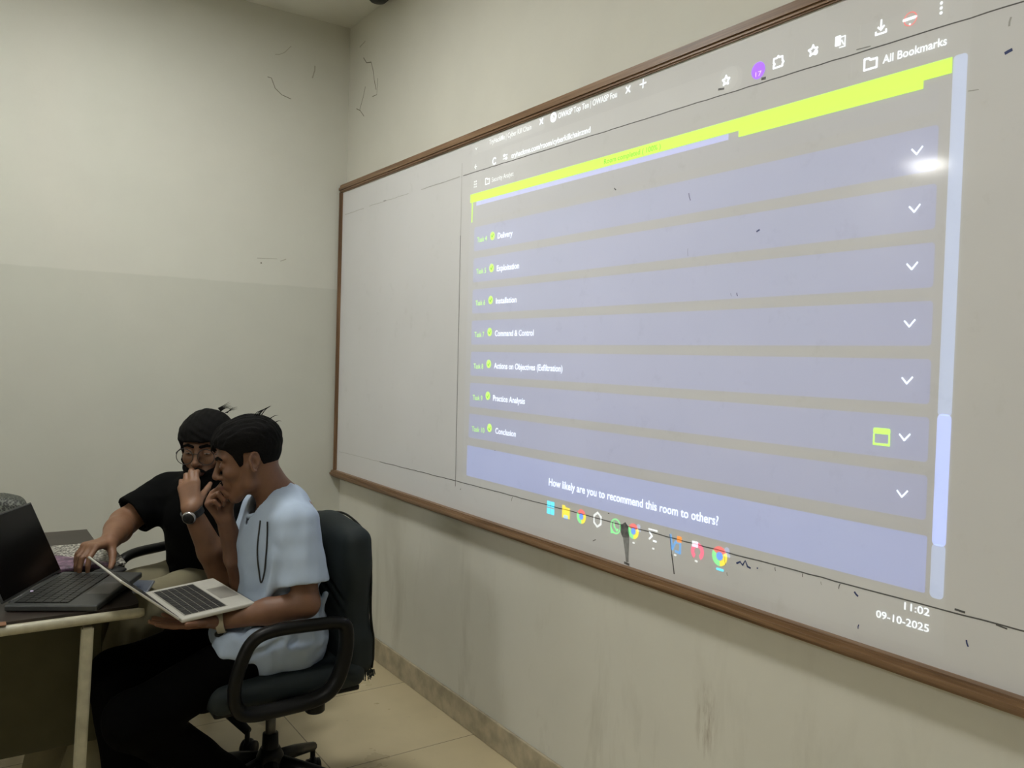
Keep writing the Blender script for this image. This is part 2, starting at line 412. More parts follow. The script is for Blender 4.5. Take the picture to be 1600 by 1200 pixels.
# ------------------------------------------------------------------ projected picture
pj = empty('projected_screen', (-.0310, -2.28, .885), 'projected computer desktop showing a web page of task rows, on the whiteboard', 'projected screen')
PX = [-.0310]
def pface(name, polys, mat, layer=1, parent=pj):
    """polys: list of (u,z) outlines"""
    x = -.0310-.00025*layer; vs = []; fs = []
    for pl in polys:
        k = len(vs); vs += [(x, u, z) for u, z in pl]; fs.append(tuple(range(k, k+len(pl))))
    return link(name, mesh_pf(name, vs, fs), mat, parent)
def rr(y0, y1, z0, z1, r=.0, n=5):
    """rounded rectangle, y0 left (greater) to y1 right"""
    if r <= 0: return [(y0, z0), (y1, z0), (y1, z1), (y0, z1)]
    out = []
    for cy_, cz_, a0 in ((y1+r, z0+r, -90), (y1+r, z1-r, 0), (y0-r, z1-r, 90), (y0-r, z0+r, 180)):
        for k in range(n+1):
            a = math.radians(a0+90*k/n); out.append((cy_-r*math.cos(a), cz_+r*math.sin(a)))
    return out
def arc_pts(cy_, cz_, r, a0, a1, n=20):
    return [(cy_-r*math.cos(math.radians(a0+(a1-a0)*k/n)), cz_+r*math.sin(math.radians(a0+(a1-a0)*k/n))) for k in range(n+1)]
def disc(cy_, cz_, r): return arc_pts(cy_, cz_, r, 0, 360, 24)[:-1]
def ring(cy_, cz_, r1, r2, a0=0, a1=360, n=28):
    A = arc_pts(cy_, cz_, r1, a0, a1, n); B = arc_pts(cy_, cz_, r2, a0, a1, n)
    return [[A[i], A[i+1], B[i+1], B[i]] for i in range(n)]
def polyline(pts, wd):
    out = []
    for (a, b_) in zip(pts, pts[1:]):
        a = Vector(a); b_ = Vector(b_); t = (b_-a).normalized(); q = Vector((-t.y, t.x))*wd/2; e_ = t*wd*.3
        out.append([tuple(a-e_+q), tuple(a-e_-q), tuple(b_+e_-q), tuple(b_+e_+q)])
    return out
def ptext(name, s, y0, y1, z, cap, mat, layer=3, bold=.0):
    cu = bpy.data.curves.new('t', 'FONT'); cu.body = s; cu.size = 1.0; cu.offset = bold; cu.resolution_u = 3
    to = bpy.data.objects.new('t', cu); COL.objects.link(to)
    bpy.context.view_layer.update()
    dg = bpy.context.evaluated_depsgraph_get()
    me = bpy.data.meshes.new_from_object(to.evaluated_get(dg))
    bpy.data.objects.remove(to); bpy.data.curves.remove(cu)
    n = len(me.vertices); co = np.empty(n*3); me.vertices.foreach_get('co', co); co = co.reshape(-1, 3)
    x0, x1 = co[:, 0].min(), co[:, 0].max()
    sx = abs(y1-y0)/(x1-x0); sy = cap/.729
    out = np.empty_like(co); out[:, 0] = -.0310-.00025*layer
    out[:, 1] = y0-(co[:, 0]-x0)*sx; out[:, 2] = z+co[:, 1]*sy
    me.vertices.foreach_set('co', out.ravel()); me.update(); me.materials.clear()
    o = link(name, me, mat, pj); return o
# beam area with the notch that something in front of the projector shades
pface('beam_area', [[(-1.318,.885),(-3.240,.885),(-3.240,2.299),(-3.17,2.299),(-3.133,2.237),(-3.091,2.222),(-3.047,2.222),(-2.993,2.230),(-2.949,2.246),(-2.904,2.269),(-2.904,2.299),(-1.318,2.299)]], L_base, 0)
pface('page_background', [rr(-1.318, -3.205, 1.0, 2.066)], L_page, 1)
pface('task_row', [rr(-1.345, -3.180, 1.996, 2.052)], L_page, 2)
CEN = [1.922-.1203*i for i in range(7)]
TXT = [('Task 4', 'Delivery', -1.622), ('Task 5', 'Exploitation', -1.670), ('Task 6', 'Installation', -1.660), ('Task 7', 'Command & Control', -1.772),
       ('Task 8', 'Actions on Objectives (Exfiltration)', -1.943), ('Task 9', 'Practice Analysis', -1.731), ('Task 10', 'Conclusion', -1.681)]
for i, c_ in enumerate(CEN):
    pface('task_row', [rr(-1.355, -3.183-.0015*i, c_-.0465, c_+.0465, .008)], L_card, 2)
    a, b_, e_ = TXT[i]; last = i == 6
    ptext('task_number_text', a, -1.378, -1.470 if last else -1.449, c_-.014+(-.002*i*.5), .020, L_grn, 3, .012)
    by = -1.505 if last else -1.487
    pface('tick_badge', [disc(by, c_+.001*(i-1)*.5, .0155)], L_yel, 3)
    pface('tick_mark', polyline([(by+.006, c_+.001), (by+.001, c_-.005), (by-.007, c_+.006)], .0035), L_dark, 4)
    ptext('task_title_text', b_, -1.546 if last else -1.524, e_, c_-.0145, .022, L_white, 3, .014)
    pface('chevron_icon', polyline([(-3.127, c_+.006), (-3.138, c_-.006), (-3.150, c_+.008)], .0036), L_white, 3)
pface('window_icon', [rr(-3.066, -3.106, 1.323, 1.336, .004)]+[rr(-3.066, -3.070, 1.302, 1.323), rr(-3.102, -3.106, 1.302, 1.323), rr(-3.066, -3.106, 1.298, 1.303)], L_yel, 3)
pface('question_card', [rr(-1.347, -3.197, 1.003, 1.122, .004)], L_card2, 2)
ptext('question_text', 'How likely are you to recommend this room to others?', -1.887, -2.636, 1.041, .026, L_white, 3, .012)
pface('progress_track', [rr(-1.365, -2.622, 2.050, 2.066, .0)], L_prog, 3)
pface('progress_bar', [rr(-1.318, -3.205, 2.067, 2.099)], L_yel, 3)
pface('progress_bar', [rr(-2.655, -3.146, 2.050, 2.067)], L_yel, 3)
pface('side_line', [rr(-1.331, -1.338, 1.990, 2.067)], L_yel, 3)
ptext('progress_text', 'Room completed ( 100% )', -2.122, -2.371, 2.0755, .0155, L_dark, 4, .01)
pface('scroll_bar', [rr(-3.207, -3.236, .998, 1.110, .01), rr(-3.207, -3.236, 1.372, 2.100, .008)], L_track, 3)
pface('scroll_thumb', [rr(-3.207, -3.236, 1.106, 1.376, .01)], L_thumb, 3)
# browser toolbar
pface('tab_strip', [rr(-1.37, -1.80, 2.251, 2.298, .01)], L_faint, 1)
pface('address_bar', [rr(-1.52, -2.66, 2.170, 2.238, .03)], L_faint, 1)
pface('round_button', [disc(-1.353, 2.272, .024)], L_faint, 2)
pface('arrow_mark', polyline([(-1.347, 2.275), (-1.353, 2.268), (-1.359, 2.275)], .004), L_soft, 3)
ptext('tab_title_text', 'TryHackMe | Cyber Kill Chain', -1.446, -1.721, 2.268, .019, L_soft, 3, .012)
def cross(y, z, r, nm, mat=L_white): pface(nm, polyline([(y-r, z-r), (y+r, z+r)], .0045)+polyline([(y-r, z+r), (y+r, z-r)], .0045), mat, 3)
cross(-1.780, 2.282, .009, 'close_icon'); cross(-2.222, 2.280, .009, 'close_icon')
pface('add_icon', polyline([(-2.274, 2.281), (-2.300, 2.281)], .004)+polyline([(-2.287, 2.294), (-2.287, 2.268)], .004), L_white, 3)
pface('site_icon', ring(-1.849, 2.281, .017, .008), L_white, 3)
pface('site_icon', polyline([(-1.842, 2.285), (-1.849, 2.279), (-1.849, 2.272)], .004), L_soft, 3)
ptext('tab_title_text', 'OWASP Top Ten | OWASP Fou', -1.876, -2.172, 2.270, .020, L_white, 3, .008)
pface('back_icon', polyline([(-1.346, 2.202), (-1.360, 2.202)], .004)+polyline([(-1.353, 2.210), (-1.346, 2.202), (-1.353, 2.194)], .004), L_soft, 3)
pface('forward_icon', polyline([(-1.410, 2.199), (-1.422, 2.199)], .003), L_faint, 3)
pface('reload_icon', ring(-1.486, 2.200, .014, .009, 30, 330), L_white, 3)
pface('slider_icon', polyline([(-1.545, 2.208), (-1.573, 2.208)], .004)+polyline([(-1.545, 2.196), (-1.573, 2.196)], .004)+[disc(-1.552, 2.208, .006), disc(-1.566, 2.196, .006)], L_soft, 3)
ptext('address_text', 'tryhackme.com/room/cyberkillchainzmd', -1.600, -2.049, 2.189, .020, L_white, 3, .008)
pface('grid_icon', [rr(-1.343-.008*a, -1.348-.008*a, 2.122+.010*b_, 2.128+.010*b_) for a in range(3) for b_ in range(3)], L_soft, 3)
pface('divider', [rr(-1.389, -1.391, 2.115, 2.148)], L_faint, 3)
def folder(y, z, s, mat):
    pface('folder_icon', polyline([(y+s, z-s*.8), (y+s, z+s*.8), (y+s*.3, z+s*.8), (y, z+s*.5), (y-s, z+s*.5), (y-s, z-s*.8), (y+s, z-s*.8)], .0045), mat, 3)
folder(-1.441, 2.133, .014, L_soft); folder(-3.022, 2.137, .015, L_white)
ptext('bookmark_text', 'Security Analyst', -1.472, -1.617, 2.124, .018, L_soft, 3, .004)
ptext('bookmark_text', 'All Bookmarks', -3.051, -3.192, 2.1275, .0185, L_white, 3, .01)
def star(y, z, r, nm='star_icon'):
    P = [(y-(r if k % 2 == 0 else r*.5)*math.sin(math.pi*k/5), z+(r if k % 2 == 0 else r*.5)*math.cos(math.pi*k/5)) for k in range(10)]
    pface(nm, polyline(P+[P[0]], .004), L_white, 3)
star(-2.606, 2.207, .013); star(-2.871, 2.208, .013)
pface('star_icon', [disc(-2.879, 2.202, .006)], L_white, 3)
pface('round_button', [disc(-2.615, 2.210, .032)], L_faint, 2)
pface('extension_badge', [disc(-2.711, 2.205, .021)], L_purp, 3)
ptext('extension_text', '17', -2.703, -2.722, 2.190, .013, L_white, 4)
P = [(-2.758,2.197),(-2.758,2.203),(-2.762,2.206),(-2.758,2.210),(-2.758,2.220),(-2.768,2.220),(-2.771,2.224),(-2.775,2.220),(-2.784,2.220),(-2.784,2.210),(-2.788,2.206),(-2.784,2.202),(-2.784,2.197)]
pface('puzzle_icon', polyline(P+[P[0]], .0045), L_white, 3)
pface('divider', [rr(-2.818, -2.820, 2.190, 2.228)], L_faint, 3)
pface('divider', [rr(-2.993, -2.995, 2.190, 2.228)], L_faint, 3)
pface('divider', [rr(-2.975, -2.977, 2.118, 2.152)], L_faint, 3)
pface('translate_icon', [rr(-2.930, -2.945, 2.199, 2.222, .002)], L_white, 3)
pface('translate_icon', polyline([(-2.943, 2.217), (-2.956, 2.217), (-2.956, 2.194), (-2.942, 2.194)], .0025)+polyline([(-2.947, 2.209), (-2.953, 2.199)], .003), L_white, 3)
pface('download_icon', polyline([(-3.044, 2.224), (-3.044, 2.204)], .004)+polyline([(-3.037, 2.210), (-3.044, 2.203), (-3.051, 2.210)], .004)+polyline([(-3.032, 2.201), (-3.032, 2.195), (-3.056, 2.195), (-3.056, 2.201)], .004), L_white, 3)
pface('profile_picture', ring(-3.111, 2.205, .015, .0125), L_red, 3)
pface('profile_picture', [rr(-3.094, -3.126, 2.203, 2.209, .002), rr(-3.1085, -3.1125, 2.191, 2.196)], L_white, 3)
pface('menu_icon', [disc(-3.177, 2.206+d_, .0032) for d_ in (-.010, 0, .010)], L_white, 3)
# taskbar
def wheel(y, z, r, badge=True):
    pface('taskbar_icon', ring(y, z, r, r*.46, 30, 150), L_red, 3)
    pface('taskbar_icon', ring(y, z, r, r*.46, 150, 275), L_green, 3)
    pface('taskbar_icon', ring(y, z, r, r*.46, 275, 390), L_fold, 3)
    pface('taskbar_icon', [disc(y, z, r*.40)], L_blue, 3)
    if badge: pface('taskbar_icon', [disc(y-r*.95, z+r*.75, r*.34), rr(y-r*.6, y-r*1.4, z+r*.12, z+r*.42, .003)], L_track, 4)
pface('start_icon', [rr(-1.902+.021-.0215*a, -1.902+.0015-.0215*a, .945+.0235*b_, .9665+.0235*b_-.0015) for a in range(2) for b_ in range(2)], L_cyan, 3)
pface('taskbar_icon', [[(-1.965,.946),(-2.006,.946),(-2.006,.982),(-1.985,.982),(-1.979,.988),(-1.965,.988)]], L_fold, 3)
pface('taskbar_icon', [rr(-1.974, -1.998, .944, .957, .004)], L_blue, 4)
wheel(-2.066, .966, .023, False)
hx = [(-2.146-.019*math.sin(math.radians(60*k)), .970+.022*math.cos(math.radians(60*k))) for k in range(6)]
pface('taskbar_icon', polyline(hx+[hx[0]], .006), L_soft, 3)
pface('taskbar_icon', [[(-2.152,.972),(-2.163,.960),(-2.163,.944),(-2.152,.940)]], L_faint, 4)
pface('taskbar_icon', ring(-2.232, .965, .024, .019)+[[(-2.208,.962),(-2.210,.940),(-2.226,.943)]]+polyline([(-2.224,.976),(-2.226,.963),(-2.238,.953),(-2.243,.957)], .006), L_green, 3)
wheel(-2.311, .965, .023)
pface('taskbar_icon', polyline([(-2.379,.976),(-2.390,.966),(-2.379,.956)], .005)+polyline([(-2.396,.953),(-2.408,.953)], .005)+[rr(-2.374,-2.412,.982,.986)], L_white, 3)
pface('taskbar_icon', polyline([(-2.464,.984),(-2.472,.945),(-2.484,.968),(-2.502,.968),(-2.502,.940),(-2.484,.942)], .0075), L_steel, 3)
pface('taskbar_icon', [rr(-2.489,-2.507,.968,.986,.003)], L_orange, 4)
pface('taskbar_icon', ring(-2.566, .958, .024, .011, -60, 240), L_pink, 3)
pface('taskbar_icon', [rr(-2.546,-2.568,.968,.984,.001)], L_white, 4)
wheel(-2.644, .962, .026)
for y_ in (-2.314, -2.397, -2.484, -2.563): pface('taskbar_dot', [rr(y_+.005, y_-.005, .9285, .9335, .002)], L_soft, 3)
pface('taskbar_underline', [rr(-2.634, -2.660, .924, .9305, .003)], L_cyan, 3)
ptext('clock_text', '11:02', -3.154, -3.209, .958, .0165, L_white, 3, .01)
ptext('date_text', '09-10-2025', -3.091, -3.209, .9245, .0165, L_white, 3, .01)

# ------------------------------------------------------------------ implicit surfaces (numpy) -> one continuous mesh
def V3(*a): return np.array(a, dtype=np.float64)
def nrm(v): v = np.asarray(v, float); return v/np.linalg.norm(v)
class SDF:
    def __init__(s): s.P = []; s.post = None
    def add(s, fn, c, r, k=.01, op='u'): s.P.append((fn, np.asarray(c, float), float(r), k, op)); return s
    def cap(s, a, b, ra, rb=None, k=.012, op='u', flat=None, cuts=None):
        """tapered capsule; flat=(direction, factor) squashes it along a direction; cuts = [(point, outward normal)]"""
        a = np.asarray(a, float); b = np.asarray(b, float); rb = ra if rb is None else rb
        ab = b-a; L2 = max(ab@ab, 1e-9)
        if flat is not None: fd = nrm(flat[0]); ff = 1/flat[1]-1
        def fn(p):
            t = np.clip(((p-a)@ab)/L2, 0, 1)
            q = p-a-t[:, None]*ab
            if flat is not None: q = q+np.outer(q@fd, fd)*ff
            d = np.sqrt((q*q).sum(1))-(ra+(rb-ra)*t)
            if flat is not None: d = d*min(1, flat[1]*1.2)
            if cuts:
                for c_, n_ in cuts: d = np.maximum(d, (p-np.asarray(c_))@nrm(n_))
            return d
        return s.add(fn, (a+b)/2, np.sqrt(L2)/2+max(ra, rb)*1.05, k, op)
    def ell(s, c, r, R=None, k=.012, op='u', cuts=None):
        c = np.asarray(c, float); r = np.asarray(r, float)
        def fn(p):
            q = p-c
            if R is not None: q = q@R        # R columns = local axes
            k0 = np.sqrt(((q/r)**2).sum(1)); k1 = np.sqrt(((q/(r*r))**2).sum(1))+1e-9
            d = k0*(k0-1)/k1
            d = np.where(k0 < 1e-3, -r.min(), d)
            if cuts:
                for c_, n_ in cuts: d = np.maximum(d, (p-np.asarray(c_))@nrm(n_))
            return d
        return s.add(fn, c, r.max(), k, op)
    def rbox(s, c, h, rad, R=None, k=.01, op='u'):
        c = np.asarray(c, float); h = np.asarray(h, float)-rad
        def fn(p):
            q = p-c
            if R is not None: q = q@R
            q = np.abs(q)-h
            return np.sqrt((np.maximum(q, 0)**2).sum(1))+np.minimum(q.max(1), 0)-rad
        return s.add(fn, c, np.linalg.norm(h)+rad, k, op)
    def ev(s, p, prims=None):
        d = np.full(len(p), 1.0)
        for fn, c, r, k, op in (s.P if prims is None else prims):
            e = fn(p)
            if op == 'u':
                if k > 0:
                    h = np.clip(.5+.5*(d-e)/k, 0, 1); d = d*(1-h)+e*h-k*h*(1-h)
                else: d = np.minimum(d, e)
            elif op == 's':
                if k > 0:
                    h = np.clip(.5-.5*(d+e)/k, 0, 1); d = d*(1-h)-e*h+k*h*(1-h)
                else: d = np.maximum(d, -e)
            elif op == 'i': d = np.maximum(d, e)
        if s.post is not None: d = s.post(p, d)
        return d
    def mesh(s, h, lo=None, hi=None, margin=.0):
        if lo is None:
            us = [q for q in s.P if q[4] == 'u']
            lo = np.min([c-r for _, c, r, _, _ in us], 0)-2*h-margin; hi = np.max([c+r for _, c, r, _, _ in us], 0)+2*h+margin
        lo = np.asarray(lo, float); hi = np.asarray(hi, float); B = 12
        n = (np.ceil((hi-lo)/h/B)*B).astype(int)
        D = np.full(n, 1.0, np.float32)
        g = np.stack(np.meshgrid(*[np.arange(B)]*3, indexing='ij'), -1).reshape(-1, 3)*h
        nb = n//B
        bi = np.stack(np.meshgrid(*[np.arange(q) for q in nb], indexing='ij'), -1).reshape(-1, 3)
        ctr = lo+(bi*B+(B-1)/2)*h; br = B*h*.5*1.75
        for (i, j, k_), c0 in zip(bi, ctr):
            near = [q for q in s.P if q[4] != 'u' or np.linalg.norm(q[1]-c0) < q[2]+br+q[3]+.004]
            if not any(q[4] == 'u' for q in near): continue
            v0 = s.ev(c0[None], near)[0]
            if abs(v0) > br*1.6+.03:
                D[i*B:(i+1)*B, j*B:(j+1)*B, k_*B:(k_+1)*B] = v0; continue
            p = g+(lo+np.array((i, j, k_))*B*h)
            near2 = [q for q in near if np.linalg.norm(q[1]-c0) < q[2]+br+q[3]+.03 or q[4] == 'i']
            D[i*B:(i+1)*B, j*B:(j+1)*B, k_*B:(k_+1)*B] = s.ev(p, near2 if near2 else near).reshape(B, B, B)
        return snets(D, lo, h)
def snets(D, lo, h):
    S = D < 0
    c = [(a, b, e) for a in (0, 1) for b in (0, 1) for e in (0, 1)]
    sh = tuple(q-1 for q in D.shape)
    cnt = np.zeros(sh, np.int8)
    for a, b, e in c: cnt += S[a:a+sh[0], b:b+sh[1], e:e+sh[2]]
    act = (cnt > 0) & (cnt < 8)
    I = np.argwhere(act)
    idx = np.full(sh, -1, np.int32); idx[act] = np.arange(len(I))
    acc = np.zeros((len(I), 3)); num = np.zeros(len(I))
    corner = {q: D[I[:, 0]+q[0], I[:, 1]+q[1], I[:, 2]+q[2]].astype(np.float64) for q in c}
    for q in c:
        for ax in range(3):
            if q[ax] == 1: continue
            r = list(q); r[ax] = 1; r = tuple(r)
            a, b = corner[q], corner[r]
            m = (a < 0) != (b < 0)
            t = np.where(m, a/np.where(m, a-b, 1), 0)
            pt = np.tile(np.array(q, float), (len(I), 1)); pt[:, ax] += t
            acc[m] += pt[m]; num[m] += 1
    V = lo+(I+acc/num[:, None])*h
    F = []
    for ax in range(3):
        u, v = [(1, 2), (2, 0), (0, 1)][ax]
        sl0 = [slice(None)]*3; sl1 = [slice(None)]*3; sl0[ax] = slice(0, -1); sl1[ax] = slice(1, None)
        A = S[tuple(sl0)]; Bm = S[tuple(sl1)]
        E = np.argwhere(A != Bm); E = E[(E[:, u] > 0) & (E[:, v] > 0) & (E[:, u] < D.shape[u]-1) & (E[:, v] < D.shape[v]-1)]
        if len(E) == 0: continue
        s0 = S[E[:, 0], E[:, 1], E[:, 2]]
        def ci(du, dv):
            q = E.copy(); q[:, u] -= du; q[:, v] -= dv; return idx[q[:, 0], q[:, 1], q[:, 2]]
        Q = np.stack([ci(1, 1), ci(0, 1), ci(0, 0), ci(1, 0)], 1)
        Q[~s0] = Q[~s0][:, ::-1]
        F.append(Q)
    F = np.concatenate(F); F = F[(F >= 0).all(1)]
    return V, F
def np_mesh(name, V, F, smooth=True):
    me = bpy.data.meshes.new(name)
    me.vertices.add(len(V)); me.vertices.foreach_set('co', V.astype(np.float32).ravel())
    me.loops.add(F.size); me.loops.foreach_set('vertex_index', F.astype(np.int32).ravel())
    me.polygons.add(len(F)); me.polygons.foreach_set('loop_start', np.arange(0, F.size, 4, dtype=np.int32))
    me.polygons.foreach_set('loop_total', np.full(len(F), 4, np.int32))
    me.polygons.foreach_set('use_smooth', np.ones(len(F), bool))
    me.update(calc_edges=True); me.validate(); return me
def relax(V, F, it=2, lam=.5):
    n = len(V); E = np.concatenate([F[:, [0, 1]], F[:, [1, 2]], F[:, [2, 3]], F[:, [3, 0]]])
    for _ in range(it):
        acc = np.zeros_like(V); cn = np.zeros(n)
        for a, b in ((0, 1), (1, 0)):
            for ax in range(3): acc[:, ax] += np.bincount(E[:, a], V[E[:, b], ax], n)
            cn += np.bincount(E[:, a], minlength=n)
        V = V*(1-lam)+lam*acc/np.maximum(cn, 1)[:, None]
    return V
def sdf_obj(name, s, h, mat, parent, it=2, lo=None, hi=None):
    V, F = s.mesh(h, lo, hi); V = relax(V, F, it)
    return link(name, np_mesh(name, V, F), mat, parent)
def wob(p, f, seed=0):
    """cheap smooth pseudo noise in [-1,1]"""
    r = np.random.RandomState(seed); out = 0
    for i in range(4):
        d = r.normal(size=3); d /= np.linalg.norm(d); out = out+np.sin(p@d*f*(1+.35*i)+r.uniform(0, 6.28))
    return out/4
def frame(f, up=(0, 0, 1)):
    """columns: forward, left, up"""
    f = nrm(f); l = nrm(np.cross(up, f)); u = np.cross(f, l); return np.stack([f, l, u], 1)

# ---- hand: returns key points and adds capsules
def hand(S, wrist, f, n, left, curls, thumb, sc=1.0, spread=(8, 2, -4, -11), k=.006):
    f = nrm(f); n = nrm(n-np.dot(n, f)*f); t = np.cross(n, f) if left else np.cross(f, n)
    w = np.asarray(wrist, float)
    offs = [.026, .009, -.009, -.026]; lens = [.090, .093, .088, .080]
    segs = [(.043, .026, .022), (.048, .030, .023), (.044, .028, .022), (.035, .021, .019)]
    rad = [(.0095, .0085, .0078, .0066), (.0098, .0088, .008, .0068), (.0093, .0083, .0077, .0065), (.0082, .0072, .0067, .0058)]
    tips = []
    for i in range(4):
        kn = w+f*lens[i]*sc+t*offs[i]*sc-n*.002
        S.cap(w+f*.012*sc+t*offs[i]*.55*sc, kn, .0155*sc, .0118*sc, k=.014, flat=(n, .85))
        a = math.radians(spread[i]); d0 = f*math.cos(a)+t*math.sin(a)
        p = kn; ang = 0
        for j in range(3):
            ang += math.radians(curls[i][j])
            d = d0*math.cos(ang)+n*math.sin(ang)
            q = p+d*segs[i][j]*sc
            S.cap(p, q, rad[i][j]*sc, rad[i][j+1]*sc, k=.006 if j == 0 else .002)
            p = q
        tips.append(p)
    # thumb: thumb = (abduct deg from f towards t, toward palm deg, bend1, bend2)
    ab, tp, b1, b2 = [math.radians(q) for q in thumb]
    base = w+f*.018*sc+t*.020*sc+n*.006*sc
    d = f*math.cos(ab)+t*math.sin(ab); d = nrm(d*math.cos(tp)+n*math.sin(tp))
    p1 = base+d*.044*sc
    S.cap(base, p1, .0165*sc, .0120*sc, k=.014)
    inn = nrm(np.cross(np.cross(d, f*1.0-t*.35), d))   # bends back toward the fingers
    d2 = nrm(d*math.cos(b1)+inn*math.sin(b1)); p2 = p1+d2*.033*sc
    S.cap(p1, p2, .0112*sc, .0100*sc, k=.006)
    d3 = nrm(d2*math.cos(b2)+inn*math.sin(b2)); p3 = p2+d3*.027*sc
    S.cap(p2, p3, .0100*sc, .0078*sc, k=.004)
    return tips, p3

# ---- head: primitives in head space (x forward, y left, z up), placed by centre c and axes R
def head(S, c, R, sc=1.0, jaw=1.0, ears=True):
    c = np.asarray(c, float)
    def T(*p): return c+R@(np.array(p, float)*sc)
    def E(p, r, k=.012, op='u', R2=None): S.ell(T(*p), np.array(r)*sc, R if R2 is None else R@R2, k*sc, op)
    def Cc(a, b, ra, rb=None, k=.01, op='u', flat=None): S.cap(T(*a), T(*b), ra*sc, (ra if rb is None else rb)*sc, k*sc, op, flat)
    E((-.012, 0, .036), (.096, .076, .088))
    E((.030, 0, .012), (.058, .062, .075), .02)
    E((.026, 0, -.045), (.062, .056*jaw, .062), .02)
    for s in (1, -1):
        Cc((.066, .014*s, -.103), (.012, .054*s*jaw, -.066), .018, .017, .02)      # jaw line
        Cc((.012, .054*s*jaw, -.066), (-.002, .062*s, -.020), .017, .016, .02)
        E((.056, .040*s, -.022), (.028, .024, .022), .018)                           # cheek
        Cc((.086, .010*s, .030), (.068, .048*s, .028), .011, .010, .012)             # brow ridge
    E((.068, 0, -.104), (.022, .022, .020), .016)                                     # chin
    E((.078, 0, -.062), (.022, .028, .024), .016)                                     # muzzle
    for s in (1, -1): E((.096, .031*s, .006), (.022, .019, .014), .012, 's')
    for s in (1, -1):
        E((.0745, .031*s, .005), (.0145, .0165, .0125), .004)                        # lids over the eyeball
        Cc((.0885, .022*s, -.0012), (.0865, .042*s, .0012), .0022, .0018, .003)
    Cc((.086, 0, .022), (.112, 0, -.026), .0085, .0105, .010)                         # nose
    E((.108, 0, -.030), (.013, .0125, .0105), .006)
    for s in (1, -1):
        E((.096, .0135*s, -.034), (.012, .0085, .0085), .005)
        E((.1035, .0062*s, -.042), (.0052, .0036, .0032), .002, 's')
    for s in (1, -1):
        Cc((.1000, 0.001*s, -.0595), (.090, .023*s, -.0635), .0052, .0032, .004)
        Cc((.0985, 0.001*s, -.0715), (.089, .022*s, -.0665), .0062, .0034, .004)
        Cc((.1070, 0.0, -.0655), (.094, .022*s, -.0652), .0012, .0010, .002, 's')
    if ears:
        for s in (1, -1):
            ax = math.radians(-12); ca, sa = math.cos(ax), math.sin(ax)
            R2 = np.array([[ca, 0, sa], [0, 1, 0], [-sa, 0, ca]])
            yaw = math.radians(34*s); R2 = np.array([[math.cos(yaw), -math.sin(yaw), 0], [math.sin(yaw), math.cos(yaw), 0], [0, 0, 1]])@R2
            ec = (-.018, .079*s, .000)
            E(ec, (.0175, .0075, .031), .005, 'u', R2)
            R3 = R@R2
            def eT(x, y, z): return T(*ec)+R3@(np.array((x, y*s, z))*sc)
            pts = [eT(.0165*math.cos(q)*(1.0 if math.sin(q) > 0 else .72), .006, .030*math.sin(q)-.001) for q in np.linspace(-1.9, 3.5, 15)]
            for a, b in zip(pts, pts[1:]): S.cap(a, b, .0040*sc, k=.0015)
            S.ell(eT(.003, .009, -.003), np.array((.0100, .0100, .0150))*sc, R3, .002, 's')
            S.ell(eT(-.004, .0095, .016), np.array((.006, .004, .007))*sc, R3, .003, 's')
            S.cap(eT(.011, .006, -.004), eT(.012, .006, -.010), .0045*sc, k=.003)      # tragus
    return T
def shell(base_prims, off, region, c, r):
    """surface lying `off` outside the given primitives, kept where region(p) < 0"""
    B = SDF(); B.P = base_prims; S = SDF()
    def fn(p): return np.maximum(B.ev(p)-(off(p) if callable(off) else off), region(p))
    S.add(fn, c, r, 0); return S

def skin_mat(name, col, red):
    m, nt, b = new_mat(name)
    p = N(nt, 'ShaderNodeTexCoord').outputs['Object']
    f = noise(nt, p, 18, 5, .6); g = noise(nt, p, 240, 2)
    c = ramp(nt, f, [(.3, tuple(q*.86 for q in col)), (.7, tuple(min(1, q*1.1) for q in col))])
    at = N(nt, 'ShaderNodeAttribute', attribute_name='lips')
    c = mixc(nt, at.outputs['Fac'], c, red)
    nt.links.new(c, b.inputs['Base Color'])
    b.inputs['Roughness'].default_value = .5; b.inputs['Specular IOR Level'].default_value = .4
    b.inputs['Subsurface Weight'].default_value = .08; b.inputs['Subsurface Radius'].default_value = (.01, .004, .002)
    b.inputs['Subsurface Scale'].default_value = .6
    bump(nt, b, g, .12, .0006); return m
def cloth_mat(name, col, rough=.85, var=.08, weave=420, nb=.25, spec=.2, sheen=.0):
    m, nt, b = new_mat(name)
    p = N(nt, 'ShaderNodeTexCoord').outputs['Object']
    f = noise(nt, p, 9, 4); wv = noise(nt, p, weave, 2)
    nt.links.new(ramp(nt, f, [(.3, tuple(q*(1-var) for q in col)), (.7, tuple(min(1, q*(1+var)) for q in col))]), b.inputs['Base Color'])
    b.inputs['Roughness'].default_value = rough; b.inputs['Specular IOR Level'].default_value = spec
    b.inputs['Sheen Weight'].default_value = sheen
    bump(nt, b, wv, nb, .0008); return m
def hair_mat(name):
    m, nt, b = new_mat(name)
    p = N(nt, 'ShaderNodeTexCoord').outputs['Object']
    mp = N(nt, 'ShaderNodeMapping'); mp.inputs['Scale'].default_value = (120, 520, 200); nt.links.new(p, mp.inputs[0])
    f = noise(nt, mp.outputs[0], 1, 4, .7)
    nt.links.new(ramp(nt, f, [(.3, (.002, .002, .002)), (.8, (.008, .0075, .007))]), b.inputs['Base Color'])
    b.inputs['Roughness'].default_value = .75; b.inputs['Specular IOR Level'].default_value = .10
    bump(nt, b, f, .8, .003); return m
M_skinA = skin_mat('brown_skin', (.165, .080, .045), (.115, .042, .032))
M_skinB = skin_mat('tan_skin', (.20, .102, .056), (.13, .048, .035))
M_hair = hair_mat('black_hair')
M_stub = simple('short_dark_stubble', (.035, .025, .018), .8, nscale=300, var=.5)
M_blue = cloth_mat('light_blue_cotton', (.37, .45, .57), nb=.2)
